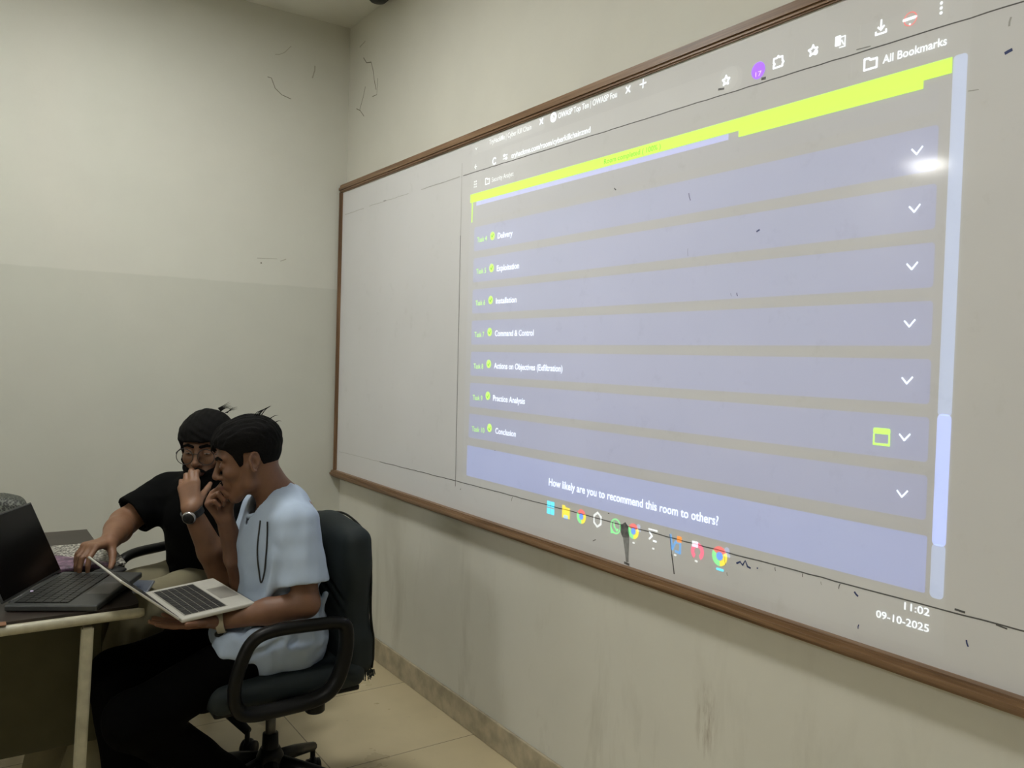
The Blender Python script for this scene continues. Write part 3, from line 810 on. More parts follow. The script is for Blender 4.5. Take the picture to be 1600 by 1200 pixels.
M_blk = cloth_mat('black_cotton', (.0030, .0032, .0034), spec=.06)
M_trou = cloth_mat('black_trousers', (.0016, .0016, .0016), spec=.03)
M_khaki = cloth_mat('khaki_cotton', (.205, .185, .118))
M_white = simple('eye_white', (.26, .23, .20), .35, .2)
M_iris = simple('dark_iris', (.012, .008, .006), .2)
M_chairf = cloth_mat('dark_green_grey_upholstery', (.013, .0185, .0195), .7, .15, 300, .3, .25)
M_chairp = simple('black_moulded_plastic', (.004, .004, .0035), .42, .18, nscale=40)
M_metal = simple('brushed_steel', (.5, .5, .5), .3, .5, .9)
M_chrome = simple('dark_steel', (.06, .06, .06), .35, .5, .7)

# ------------------------------------------------------------------ office chair (built at origin facing -x, then placed)
def make_chair(loc, rz, label, group):
    root = empty('office_chair', (0, 0, 0), label, 'office chair', 0, group)
    S = SDF(); S.rbox((-.01, 0, .480), (.235, .232, .040), .036)
    S.ell((-.19, 0, .470), (.070, .215, .042), k=.04)
    S.post = lambda p, d: d-.0015*wob(p, 30, 3)
    sdf_obj('seat', S, .007, M_chairf, root)
    S = SDF(); S.rbox((-.01, 0, .437), (.22, .21, .010), .008); sdf_obj('seat_pan', S, .006, M_chairp, root, 1)
    # backrest: padded slab, rounded shoulders, sewn folds across the lower half
    S = SDF()
    S.rbox((.205, 0, .70), (.044, .205, .22), .040)
    S.ell((.200, 0, .80), (.048, .20, .145), k=.05)
    S.rbox((.215, 0, .545), (.045, .215, .07), .038, k=.04)
    for i, z in enumerate((.60, .635, .672, .71)):
        pts = [(.150+.010*(abs(y)/.2)**2, y, z+.12*(1-(abs(y)/.21)**1.2)*(.55+.12*i)-.03) for y in np.linspace(-.215, .215, 13)]
        for a, b in zip(pts, pts[1:]): S.cap(a, b, .0055, k=.006, op='s')
        side = [(.150, -.2155, z-.03), (.185, -.247, z-.022), (.245, -.247, z-.028)]
    S.post = lambda p, d: d-.0018*wob(p, 26, 5)
    sdf_obj('backrest', S, .006, M_chairf, root)
    # piping seam along the rear edge
    out = [(.247, -.207, .49), (.249, -.209, .57), (.242, -.199, .66), (.241, -.197, .78), (.237, -.185, .868), (.232, -.14, .915), (.232, 0, .938), (.232, .14, .915), (.237, .185, .868), (.241, .197, .78), (.242, .199, .66), (.249, .209, .57), (.247, .207, .49)]
    tube('piping', smooth_path(out, 5), .004, M_chairp, root, 6)
    # frayed cover edge hanging below the backrest
    bm = bmesh.new(); rnd = random.Random(4)
    for i in range(60):
        y = -.205+i*.007; x = .255-.008*abs(y)*2; L = rnd.uniform(.008, .026)
        tube_bm(bm, [(x, y, .482), (x+rnd.uniform(-.004, .004), y+rnd.uniform(-.005, .005), .476-L)], .0016, 4)
    for i in range(26):
        x = .17+i*.0034; L = rnd.uniform(.006, .024)
        tube_bm(bm, [(x, -.206, .484), (x+rnd.uniform(-.004, .004), -.208, .476-L)], .0016, 4)
    tag(link('frayed_hem', bm_mesh(bm, 'frayed_hem'), M_chairf, root), kind='stuff')
    # arms
    for s in (1, -1):
        y = -.27*s
        P = [(.115, y, .668), (.02, y, .676), (-.09, y, .676), (-.145, y, .655), (-.175, y, .60), (-.192, y, .53), (-.185, y, .478), (-.15, y, .452), (-.05, y, .450), (.05, y, .458), (.10, y, .49), (.127, y, .56), (.133, y, .63)]
        bm = bmesh.new(); pp = smooth_path(P, 6, True)
        tube_bm(bm, pp, .0175, 12, True, flat=1.25)
        for v in bm.verts: v.co.y = y+(v.co.y-y)*1.25
        link('armrest', bm_mesh(bm, 'armrest', True), M_chairp, root)
        bev_box('armrest_bracket', (-.06, min(y, y*.72), .430), (.04, max(y, y*.72), .447), M_chairp, root, .004)
    bev_box('back_support', (.09, -.035, .41), (.27, .035, .428), M_chairp, root, .003)
    bev_box('back_support', (.255, -.035, .41), (.270, .035, .62), M_chairp, root, .003)
    bev_box('mechanism', (-.10, -.07, .365), (.10, .07, .428), M_chairp, root, .012)
    lathe('tilt_knob', [(.026, 0), (.030, .004), (.030, .048), (.026, .052), (.012, .054), (.012, .07)], (.085, -.155, .368), M_chairp, root)
    tube('lever', smooth_path([(-.04, .06, .37), (-.09, .14, .375), (-.16, .19, .375), (-.20, .20, .372)], 5), .006, M_chairp, root, 8)
    lathe('gas_column', [(.016, .20), (.016, .37)], (0, 0, 0), M_chrome, root, 18)
    lathe('column_cover', [(.024, .12), (.027, .20), (.024, .26)], (0, 0, 0), M_chairp, root, 20)
    lathe('hub', [(.045, .10), (.05, .13), (.042, .19), (.030, .215)], (0, 0, 0), M_chairp, root)
    for k in range(5):
        a = math.radians(184+72*k); cs, sn = math.cos(a), math.sin(a)
        bm = bmesh.new()
        tube_bm(bm, [(cs*.03, sn*.03, .165), (cs*.15, sn*.15, .135), (cs*.275, sn*.275, .095)], .02, 10, rad=[.026, .021, .015])
        sp = link('base_spoke', bm_mesh(bm, 'base_spoke', True), M_chairp, root)
        cx_, cy_ = cs*.272, sn*.272; q = a+.9+k
        d = Vector((math.cos(q), math.sin(q), 0)); nn = Vector((-d.y, d.x, 0))
        bm = bmesh.new()
        for s2 in (-1, 1):
            c0 = Vector((cx_, cy_, .029))+d*.012+nn*.013*s2
            Mx = Matrix((( d.x, nn.x, 0, c0.x), (d.y, nn.y, 0, c0.y), (0, 0, 1, c0.z), (0, 0, 0, 1)))
            r = bmesh.ops.create_cone(bm, cap_ends=True, segments=20, radius1=.028, radius2=.028, depth=.018, matrix=Mx@Matrix.Rotation(math.pi/2, 4, 'X'))
        bmesh.ops.create_cone(bm, cap_ends=True, segments=12, radius1=.009, radius2=.009, depth=.06, matrix=Matrix.Translation((cx_, cy_, .065)))
        bmesh.ops.create_uvsphere(bm, u_segments=14, v_segments=8, radius=.030, matrix=Matrix.Translation(Vector((cx_, cy_, .034))+d*.010)@Matrix.Scale(.6, 4, nn))
        link('caster', bm_mesh(bm, 'caster', True), M_chairp, sp)
    root.location = loc; root.rotation_euler = (0, 0, rz)
    return root
def copy_tree(o, parent=None):
    c = o.copy(); COL.objects.link(c)
    if parent is not None: c.parent = parent
    for ch in list(o.children): copy_tree(ch, c)
    return c
chairA = make_chair((-.86, -1.57, 0), math.radians(0), 'dark grey office chair with frayed upholstery under the person in light blue', 'black-armed office chairs')
chairB = copy_tree(chairA)
tag(chairB, 'office chair behind, under the person in the black t-shirt', 'office chair')
F1 = nrm((-.83, -.56, 0)); angB = math.atan2(F1[1], F1[0])-math.pi
chairB.location = (-.91, -.93, 0.01); chairB.rotation_euler = (0, 0, angB)
# ------------------------------------------------------------------ table
M_lam = simple('dark_brown_laminate', (.030, .021, .016), .38, .5, nscale=9, var=.3)
M_cream = simple('cream_painted_steel_tube', (.38, .36, .265), .38, .5, nscale=30, var=.14)
M_panel = simple('olive_modesty_panel', (.075, .070, .038), .6, .2)
TX, TY0, TY1 = -1.262, -1.690, -.545
tb = empty('desk', (-2.0, -1.15, 0), 'dark-topped desk with a cream steel tube edge, below both laptops', 'desk')
bm = bmesh.new(); out = []
poly = [(-2.75, TY0+.02), (TX-.03, TY0+.02), (TX-.006, TY0+.035), (TX-.002, TY0+.06), (TX-.002, TY1), (-2.75, TY1)]
lo_ = [bm.verts.new((x, y, .728)) for x, y in poly]; hi_ = [bm.verts.new((x, y, .752)) for x, y in poly]
bm.faces.new(lo_[::-1]); bm.faces.new(hi_)
for i in range(len(poly)): bm.faces.new((lo_[i], lo_[(i+1) % 6], hi_[(i+1) % 6], hi_[i]))
link('desk_top', bm_mesh(bm, 'desk_top'), M_lam, tb)
tube('edge_rail', [(-2.76, TY0, .736), (-2.0, TY0, .736), (TX-.012, TY0, .736), (TX+.002, TY0, .736)], .0135, M_cream, tb, 16, rad=[.0135, .0135, .0135, .010])
def post(name, x, y, lean=-.02):
    bm = bmesh.new(); vs = []
    for z, dx in ((0, lean), (.715, 0)):
        vs.append([bm.verts.new((x+dx+a, y+b, z)) for a, b in ((-.0145, -.0145), (.0145, -.0145), (.0145, .0145), (-.0145, .0145))])
    for k in range(4): bm.faces.new((vs[0][k], vs[0][(k+1) % 4], vs[1][(k+1) % 4], vs[1][k]))
    bm.faces.new(vs[0][::-1]); bm.faces.new(vs[1])
    bmesh.ops.bevel(bm, geom=[e for e in bm.edges], offset=.004, segments=2, affect='EDGES')
    return link(name, bm_mesh(bm, name), M_cream, tb)
post('leg', -1.398, TY0+.01, -.028); post('leg', -2.65, TY0+.01, .0); post('leg', -1.50, TY1-.04, 0); post('leg', -2.65, TY1-.04, 0)
bev_box('side_rail', (-1.5, TY0+.34, .700), (-1.47, TY1-.02, .727), M_cream, tb, .003)
bev_box('modesty_panel', (-2.72, -1.412, .285), (-1.325, -1.400, .727), M_panel, tb, .002)
def hframe(yaw, pitch, roll=0):
    y, p, r = [math.radians(q) for q in (yaw, pitch, roll)]
    f = np.array([math.cos(y)*math.cos(p), math.sin(y)*math.cos(p), -math.sin(p)])
    l = nrm(np.cross((0, 0, 1), f)); u = np.cross(f, l)
    return np.stack([f, l*math.cos(r)+u*math.sin(r), u*math.cos(r)-l*math.sin(r)], 1)
def lips_attr(o, c, R, sc):
    me = o.data; n = len(me.vertices); co = np.empty(n*3); me.vertices.foreach_get('co', co); co = co.reshape(-1, 3)
    q = ((co-c)@R)/sc
    d = np.sqrt(((q[:, 0]-.097)/.016)**2+(q[:, 1]/.027)**2+((q[:, 2]+.0655)/.0105)**2)
    at = me.attributes.new('lips', 'FLOAT', 'POINT'); at.data.foreach_set('value', np.clip((1.15-d)/.3, 0, 1).astype(np.float32))
def head_bits(root, S_head, c, R, sc, pre, look_down):
    """eyes and brows as parts of the person"""
    def T(*p): return c+R@(np.array(p, float)*sc)
    for s in (1, -1):
        E_ = SDF(); E_.ell(T(.0862, .0315*s, .0035), np.array((.0042, .0115, .0026 if look_down else .0042))*sc, R, 0)
        e = sdf_obj('eye', E_, .0016, M_white, root, 1)
        I_ = SDF(); I_.ell(T(.0882, .0315*s, .0022 if look_down else .003), np.array((.0035, .0048, .0026 if look_down else .0038))*sc, R, 0)
        sdf_obj('iris', I_, .0014, M_iris, e, 1)
        def reg(p, s=s):
            q = ((p-c)@R)/sc; a = np.array((.094, .013*s, .028)); b = np.array((.074, .052*s, .026)); m_ = np.array((.090, .034*s, .032))
            d = np.full(len(p), 9.)
            for u, v, r in ((a, m_, .0055), (m_, b, .0045)):
                t = np.clip(((q-u)@(v-u))/((v-u)@(v-u)), 0, 1); w_ = q-u-t[:, None]*(v-u)
                d = np.minimum(d, np.sqrt(w_[:, 0]**2*.25+w_[:, 1]**2+w_[:, 2]**2)-r)
            return d
        B_ = shell(S_head, .0028, reg, T(.085, .032*s, .028), .035)
        sdf_obj('eyebrow', B_, .002, M_hair, root, 1)
def tuft(root, pts_list, r0=.0035, name='hair_tuft'):
    bm = bmesh.new()
    for pts in pts_list:
        pp = smooth_path(pts, 4); n = len(pp)
        tube_bm(bm, pp, .002, 5, rad=[r0*(1-.88*i/(n-1)) for i in range(n)])
    return link(name, bm_mesh(bm, name, True), M_hair, root)

# =================================================== person in light blue (facing the desk, profile)
pA = empty('person', (-.86, -1.57, .50), 'person in a light blue t-shirt holding a silver laptop, one fist at the mouth', 'person')
cA, RA, sA = V3(-.945, -1.572, 1.129), hframe(160, 14), .95
hA = SDF(); TA = head(hA, cA, RA, sA, jaw=.97)
A_Ls, A_Rs = V3(-.845, -1.735, .955), V3(-.85, -1.405, .955)
A_Le, A_Re = V3(-.835, -1.79, .725), V3(-.915, -1.425, .715)
A_Lw, A_Rw = V3(-1.060, -1.700, .684), V3(-.998, -1.515, .940)
A_Lk, A_Rk = V3(-1.290, -1.74, .462), V3(-1.30, -1.50, .500)
A_La, A_Ra = V3(-.955, -1.55, .105), V3(-1.25, -1.52, .09)
bA = SDF(); bA.P = list(hA.P)
bA.cap(TA(-.028, 0, -.045), (-.845, -1.572, .985), .054, .060, k=.02)             # neck
bA.cap((-.838, -1.665, .955), (-.838, -1.475, .955), .052, k=.03)                   # shoulders
bA.cap((-.82, -1.57, .70), (-.825, -1.57, .90), .125, .140, k=.04, flat=((1, 0, 0), .68))
bA.cap((-.83, -1.61, .575), (-.83, -1.53, .575), .095, k=.04)
bA.cap(A_Ls, A_Le, .046, .038, k=.03); bA.cap(A_Rs, A_Re, .046, .038, k=.03)
bA.cap(A_Le, A_Le*.55+A_Lw*.45, .040, .037, k=.015); bA.cap(A_Le*.55+A_Lw*.45, A_Lw, .037, .026, k=.015)
bA.cap(A_Re, A_Re*.6+A_Rw*.4, .038, .036, k=.015); bA.cap(A_Re*.6+A_Rw*.4, A_Rw, .036, .0265, k=.015)
for s, kn, an in ((-1, A_Lk, A_La), (1, A_Rk, A_Ra)):
    bA.cap((-.85, -1.57+.085*s, .565), kn, .072, .052, k=.03); bA.cap(kn, an, .050, .034, k=.02)
    bA.cap(an, an+V3(-.10, -.02, -.045), .032, .024, k=.02)
hand(bA, A_Lw, (-.97, .04, .085), (-.05, 0, 1), True, [(2, 8, 6), (2, 8, 6), (4, 8, 6), (6, 10, 8)], (38, 6, 6, 8), .98)
hand(bA, A_Rw, (-.50, -.10, .86), (.42, -.82, .30), False, [(58, 88, 45), (64, 92, 50), (70, 95, 50), (76, 95, 50)], (30, 30, 20, 30), .97)
body = sdf_obj('body', bA, .0034, M_skinA, pA, 1); lips_attr(body, cA, RA, sA)
head_bits(pA, hA.P, cA, RA, sA, 'A', True)
def offA(p):
    q = ((p-cA)@RA)/sA
    base = np.interp(q[:, 2], [-.07, .02, .055, .09, .13], [.002, .003, .012, .021, .023])
    front = np.clip((q[:, 0]-.03)/.05, 0, 1)*np.clip((q[:, 2]-.04)/.02, 0, 1)*.007
    st = np.sin(q[:, 1]*420+wob(q, 60, 2)*3)*.0011+wob(q*np.array([.5, 1.6, .8]), 190, 4)*.0022
    return (base+front+st*np.clip(base/.012, .15, 1))*sA
def regA(p):
    q = ((p-cA)@RA)/sA
    h = np.interp(q[:, 0], [-.13, -.075, -.045, -.036, .006, .014, .028, .042, .058, .085, .12], [-.062, -.060, -.035, .028, .034, -.006, -.009, .034, .052, .066, .052])
    return (h-q[:, 2]+wob(q, 220, 8)*.0015)*.55
sdf_obj('hair', shell(hA.P[:2]+hA.P[2:3], offA, regA, TA(-.01, 0, .04), .145), .0028, M_hair, pA, 1)
tuft(pA, [[TA(-.062+a, .02+b_, .134), TA(-.075+a, .02+b_*1.4, .146), TA(-.088+a*.5, .02+b_*2, .151), TA(-.104+a*.3, .02+b_*2.6, .156)] for a, b_ in ((0, 0), (.009, .004), (-.008, -.004), (.016, .002), (.004, -.008))]
     + [[TA(-.09, .0, .115), TA(-.108, .01, .122), TA(-.12, .01, .121)], [TA(-.10, .01, .10), TA(-.118, .02, .104), TA(-.126, .02, .100)]], .0017)
tuft(pA, [[TA(.078+.004*math.sin(k), -.04+k*.008, .082), TA(.094, -.04+k*.008, .074), TA(.098+.003*math.sin(k*2), -.038+k*.008, .060), TA(.094, -.037+k*.008, .050+.003*math.sin(k*3))] for k in range(11)], .0045)
def regM(p):
    q = ((p-cA)@RA)/sA
    return np.sqrt(((q[:, 0]-.098)*.6)**2+((q[:, 1])*.42)**2+((q[:, 2]+.052+np.abs(q[:, 1])*.25)*1.6)**2)-.0095
sdf_obj('moustache', shell(hA.P, .0026, regM, TA(.098, 0, -.054), .035), .002, M_hair, pA, 1)
def regG(p):
    q = ((p-cA)@RA)/sA
    return np.sqrt(((q[:, 0]-.084)*.7)**2+(q[:, 1]*.8)**2+((q[:, 2]+.108)*1.1)**2)-.014
sdf_obj('chin_stubble', shell(hA.P, .0016, regG, TA(.078, 0, -.11), .04), .002, M_stub, pA, 1)
# t-shirt
sh = SDF(); NX = (1, 0, 0)
sh.cap((-.845, -1.57, .66), (-.842, -1.57, .86), .160, .166, k=.05, flat=(NX, .70))
sh.cap((-.848, -1.57, .86), (-.848, -1.57, .93), .160, .135, k=.05, flat=(NX, .66))
sh.cap((-.842, -1.665, .957), (-.842, -1.475, .957), .063, k=.04)
sh.cap((-.850, -1.64, .615), (-.850, -1.50, .615), .128, k=.04)
sh.cap((-.84, -1.655, .575), (-.93, -1.665, .575), .118, .10, k=.03)
sh.ell((-.905, -1.690, .560), (.10, .068, .062), k=.03)
sh.ell((-.955, -1.635, .618), (.115, .125, .070), k=.05)
sh.ell((-1.005, -1.70, .608), (.070, .065, .058), k=.03)
for Ls, Le in ((A_Ls, A_Le), (A_Rs, A_Re)):
    d = nrm(Le-Ls); end = Ls+d*.178
    sh.cap(Ls+V3(0, 0, -.004), end+d*.03, .064, .074, k=.035, cuts=[(end, d)])
# folds
for a, b_, r in (((-.91, -1.66, .95), (-.93, -1.68, .70), .010), ((-.90, -1.735, .87), (-.94, -1.705, .66), .013),
               ((-.93, -1.62, .90), (-.945, -1.60, .72), .008), ((-.78, -1.73, .80), (-.80, -1.73, .62), .010), ((-.86, -1.75, .70), (-.98, -1.74, .655), .014),
               ((-.90, -1.745, .66), (-1.02, -1.745, .635), .011), ((-.84, -1.74, .68), (-.93, -1.755, .60), .011), ((-.95, -1.765, .62), (-1.05, -1.735, .60), .009),
               ((-.76, -1.73, .64), (-.88, -1.74, .57), .010), ((-.74, -1.70, .72), (-.78, -1.74, .60), .008)):
    sh.cap(a, b_, r, r*.5, k=.022)
for a, b_, r in (((-.93, -1.70, .64), (-1.03, -1.755, .66), .008), ((-.90, -1.77, .62), (-1.00, -1.77, .58), .008), ((-.80, -1.76, .66), (-.87, -1.76, .60), .008)):
    sh.cap(a, b_, r, r*.6, k=.016, op='s')
for Ls, Le, Lw in ((A_Ls, A_Le, A_Lw), (A_Rs, A_Re, A_Rw)):
    d = nrm(Le-Ls); sh.cap(Ls+d*.165, Le+d*.10, .044, .058, k=.004, op='s')         # hollow sleeve
sh.cap(TA(-.02, 0, -.03), (-.862, -1.572, .985), .052, .066, k=.006, op='s')        # neck opening
sh.cap((-.885, -1.572, 1.02), (-.935, -1.575, .935), .052, .018, k=.01, op='s')     # open placket
sh.cap(A_Lw+V3(-.02, 0, 0), A_Le*.8+A_Lw*.2, .040, .046, k=.008, op='s')             # room for the forearm
sh.cap((-1.2, -1.57, .44), (-.6, -1.57, .40), .10, k=.01, op='s', flat=((0, 1, 0), .3))
sh.post = lambda p, d: d-(.0042*wob(p*np.array([1.3, 1.1, .45]), 46, 11)+.0025*wob(p*np.array([1, 1, .6]), 95, 12)+.0028*np.clip((.74-p[:, 2])/.1, 0, 1)*wob(p*np.array([.7, 1, 1.6]), 70, 14))
shirt = sdf_obj('t_shirt', sh, .0042, M_blue, pA, 2)
co_ = [(-.862+.070*math.cos(q)-.012*max(0, -math.cos(q)), -1.572+.070*math.sin(q), .985+.030*math.cos(q)+.012*abs(math.sin(q))) for q in np.linspace(0, 2*math.pi, 19)[:-1]]
bm = bmesh.new(); pp = smooth_path(co_, 3, True); tube_bm(bm, pp, .0075, 8, True)
for v in bm.verts: pass
link('collar', bm_mesh(bm, 'collar', True), M_blue, pA)
# trousers
tr = SDF()
tr.cap((-.86, -1.63, .585), (-.86, -1.51, .585), .085, k=.04)
for s, kn, an in ((-1, A_Lk, A_La), (1, A_Rk, A_Ra)):
    tr.cap((-.90, -1.57+.085*s, .575), kn, .086, .074, k=.03)
    d = nrm(an-kn); tr.cap(kn, an+d*.02, .073, .060, k=.03, cuts=[(an, d)])
tr.post = lambda p, d: d-.004*wob(p, 30, 21)
sdf_obj('trousers', tr, .006, M_trou, pA, 2)
M_sole = simple('beige_rubber_sole', (.42, .34, .24), .6); M_shoe = simple('black_shoe', (.012, .012, .012), .5)
for an, dr, nm in ((A_La, V3(-.72, -.10, -.55), 'shoe'), (A_Ra, V3(-1, -.1, -.12), 'shoe')):
    dr = nrm(dr); F_ = frame(dr); S = SDF(); base = an+V3(0, 0, -.035)
    S.cap(base-dr*.03, base+dr*.09, .038, .034, k=.02); S.cap(base+dr*.09, base+dr*.165, .034, .026, k=.02, flat=((0, 0, 1), .8))
    shoe = sdf_obj(nm, S, .005, M_shoe, pA)
    S = SDF(); S.rbox(base+dr*.065-F_[:, 2]*.036, (.125, .042, .010), .009, F_)
    sdf_obj('sole', S, .004, M_sole, shoe, 1)
# bracelet watch on the left wrist
def wrist_ring(name, w, axis, r, wd, th, mat, parent, seg=36, sq=1.0):
    F_ = frame(axis, (0, .2, 1)); bm = bmesh.new(); R_ = []
    for k in range(seg):
        a = 2*math.pi*k/seg; rad = F_[:, 1]*math.cos(a)+F_[:, 2]*math.sin(a)*sq; c = np.asarray(w)+rad*r
        R_.append([bm.verts.new(c+rad*th*u+F_[:, 0]*wd*v) for u, v in ((-1, -1), (1, -1), (1, 1), (-1, 1))])
    for k in range(seg):
        A, B_ = R_[k], R_[(k+1) % seg]
        for j in range(4): bm.faces.new((A[j], A[(j+1) % 4], B_[(j+1) % 4], B_[j]))
    return link(name, bm_mesh(bm, name), mat, parent)
M_strap = simple('beige_watch_strap', (.36, .33, .25), .4); M_rub = simple('black_rubber', (.012, .012, .012), .5)
wA = empty('wristwatch', tuple(A_Lw), 'beige-strapped wristwatch on the forearm under the silver laptop', 'wristwatch')
axA = A_Lw-A_Le; wcA = A_Lw-nrm(axA)*.005
wrist_ring('strap', wcA, axA, .0345, .011, .0022, M_strap, wA)
lathe('dial', [(.016, 0), (.017, .003), (.016, .008), (.012, .009)], tuple(wcA+V3(0, 0, -.036)), M_rub, wA, 22, Matrix.Rotation(math.pi, 4, 'X'))
# cord hanging from the neck of the t-shirt
CORD = [(-.922, -1.632, .955), (-.936, -1.655, .915), (-.944, -1.668, .87), (-.942, -1.675, .82), (-.936, -1.683, .775), (-.928, -1.690, .81), (-.922, -1.688, .87), (-.915, -1.675, .91), (-.905, -1.65, .955)]

# =================================================== person in black t-shirt and glasses
pB = empty('person', (-.90, -.95, .50), 'person in a black t-shirt and round glasses, hand at the mouth, reaching over the desk', 'person')
cB, RB, sB = V3(-.965, -1.143, 1.118), hframe(236, 6), .97
hB = SDF(); TB = head(hB, cB, RB, sB, jaw=1.06)
FB = nrm(V3(-.83, -.56, 0)); LB = np.cross((0, 0, 1), FB)
B_Rs, B_Ls = V3(-1.055, -.955, .945), V3(-.855, -1.235, .945)
B_Re, B_Le = V3(-1.205, -1.00, .855), V3(-.94, -1.30, .70)
B_Rw, B_Lw = V3(-1.278, -1.20, .835), V3(-1.058, -1.33, .945)
mid = (B_Rs+B_Ls)/2
bB = SDF(); bB.P = list(hB.P)
bB.cap(TB(-.028, 0, -.045), mid+V3(.01, .02, .03), .060, .068, k=.02)
bB.cap(B_Rs*.8+B_Ls*.2, B_Rs*.2+B_Ls*.8, .056, k=.03)
bB.cap((-.90, -.97, .70), mid+V3(0, 0, -.05), .13, .14, k=.04, flat=(FB, .72))
bB.cap((-.90, -.93, .59), (-.92, -1.0, .62), .12, k=.04)
bB.cap(B_Rs, B_Re, .052, .044, k=.03); bB.cap(B_Ls, B_Le, .052, .046, k=.03)
bB.cap(B_Re, B_Re*.6+B_Rw*.4, .048, .044, k=.015); bB.cap(B_Re*.6+B_Rw*.4, B_Rw, .044, .029, k=.015)
bB.cap(B_Le, B_Le*.6+B_Lw*.4, .047, .043, k=.015); bB.cap(B_Le*.6+B_Lw*.4, B_Lw, .043, .028, k=.015)
B_Rk, B_Lk = V3(-1.31, -1.13, .615), V3(-1.195, -1.285, .625)
B_Ra, B_La = V3(-1.44, -1.16, .10), V3(-1.36, -1.30, .10)
for hp, kn, an in ((V3(-.93, -.88, .59), B_Rk, B_Ra), (V3(-.85, -1.0, .59), B_Lk, B_La)):
    bB.cap(hp, kn, .078, .056, k=.03); bB.cap(kn, an, .054, .036, k=.02); bB.cap(an, an+V3(-.12, -.06, -.05), .034, .026, k=.02)
hand(bB, B_Rw, (-.72, -.66, .02), (-.05, -.05, -1), False, [(38, 34, 18), (36, 36, 18), (38, 36, 20), (42, 36, 20)], (48, 34, 8, 12), 1.0)
hand(bB, B_Lw, (.03, .50, .86), (.42, .74, -.40), True, [(16, 48, 34), (16, 50, 34), (20, 52, 36), (26, 54, 36)], (22, 30, -4, 4), .98, spread=(-3, -3, -3, -4))
body = sdf_obj('body', bB, .0036, M_skinB, pB, 1); lips_attr(body, cB, RB, sB)
head_bits(pB, hB.P, cB, RB, sB, 'B', True)
def offB(p):
    q = ((p-cB)@RB)/sB
    base = np.interp(q[:, 2], [-.07, .0, .05, .09, .13], [.003, .010, .018, .022, .020])
    front = np.clip((q[:, 0]-.02)/.05, 0, 1)*np.clip((q[:, 2]-.03)/.02, 0, 1)*.006
    return (base+front+wob(q*np.array([.6, 1.5, .9]), 170, 5)*.0024)*sB
def regB(p):
    q = ((p-cB)@RB)/sB
    h = np.interp(q[:, 0], [-.13, -.07, -.045, -.034, .008, .014, .034, .045, .07, .12], [-.062, -.060, -.03, .010, .012, -.035, -.030, .030, .044, .046])
    return (h-q[:, 2]+wob(q, 200, 8)*.002)*.55
sdf_obj('hair', shell(hB.P[:3], offB, regB, TB(-.01, 0, .04), .145), .003, M_hair, pB, 1)
tuft(pB, [[TB(-.03+.012*k, .035+.006*k, .140), TB(-.045+.012*k, .052+.006*k, .150), TB(-.06+.014*k, .070+.008*k, .152-.004*k)] for k in range(-2, 4)]
     + [[TB(-.05, .05+.004*k, .125), TB(-.06, .07, .134+.003*k), TB(-.07, .088, .137+.004*k)] for k in range(3)], .0017)
def regBe(p):
    q = ((p-cB)@RB)/sB
    h = np.interp(np.abs(q[:, 1]), [0, .018, .03, .05, .062, .075], [-.082, -.074, -.058, -.050, -.030, -.0])
    mo = np.sqrt(((q[:, 0]-.099)*.5)**2+(q[:, 1]*.36)**2+((q[:, 2]+.052+np.abs(q[:, 1])*.3)*1.5)**2)-.0105
    return np.minimum(np.maximum(np.maximum(q[:, 2]-h, .008-q[:, 0]), -.150-q[:, 2])*.7, mo)
sdf_obj('beard', shell(hB.P, lambda p: .0042+wob(p, 260, 6)*.0012, regBe, TB(.05, 0, -.075), .10), .0028, M_hair, pB, 1)
# eyeglasses worn by the person
M_gl = bpy.data.materials.new('spectacle_glass'); M_gl.use_nodes = True; nt = M_gl.node_tree; nt.nodes.clear()
g1 = N(nt, 'ShaderNodeBsdfTransparent'); g1.inputs[0].default_value = (.93, .93, .93, 1); g2 = N(nt, 'ShaderNodeBsdfGlossy'); g2.inputs['Roughness'].default_value = .05
fr_ = N(nt, 'ShaderNodeFresnel'); fr_.inputs[0].default_value = 1.12; mx = N(nt, 'ShaderNodeMixShader'); oo = N(nt, 'ShaderNodeOutputMaterial')
nt.links.new(fr_.outputs[0], mx.inputs[0]); nt.links.new(g1.outputs[0], mx.inputs[1]); nt.links.new(g2.outputs[0], mx.inputs[2]); nt.links.new(mx.outputs[0], oo.inputs[0])
M_frame = simple('thin_dark_frame', (.03, .028, .026), .3, .5, .4)
gl = empty('eyeglasses', tuple(TB(.11, 0, 0)), 'round thin-framed eyeglasses worn by the person in black', 'eyeglasses')
for s in (1, -1):
    rim = [TB(.112-.006*abs(math.cos(a)*s*.0+1)*0-.10*(abs(.037*s+.029*math.cos(a)))**2*4, .037*s+.029*math.cos(a), -.003+.0265*math.sin(a)-(.002 if math.sin(a) < 0 else 0)) for a in np.linspace(0, 2*math.pi, 33)[:-1]]
    tube('rim', rim, .0013, M_frame, gl, 8, True)
    vs = [TB(.110, .037*s, -.003)]+rim; fs = [(0, 1+i, 1+(i+1) % 32) for i in range(32)]
    link('lens', mesh_pf('lens', vs, fs), M_gl, gl)
    tube('temple', smooth_path([TB(.106, .067*s, .004), TB(.09, .073*s, .006), TB(.03, .079*s, .008), TB(-.012, .079*s, .006), TB(-.030, .078*s, -.012)], 5), .0015, M_frame, gl, 8)
tube('bridge', smooth_path([TB(.1115, -.010, .004), TB(.117, 0, .008), TB(.1115, .010, .004)], 5), .0014, M_frame, gl, 8)
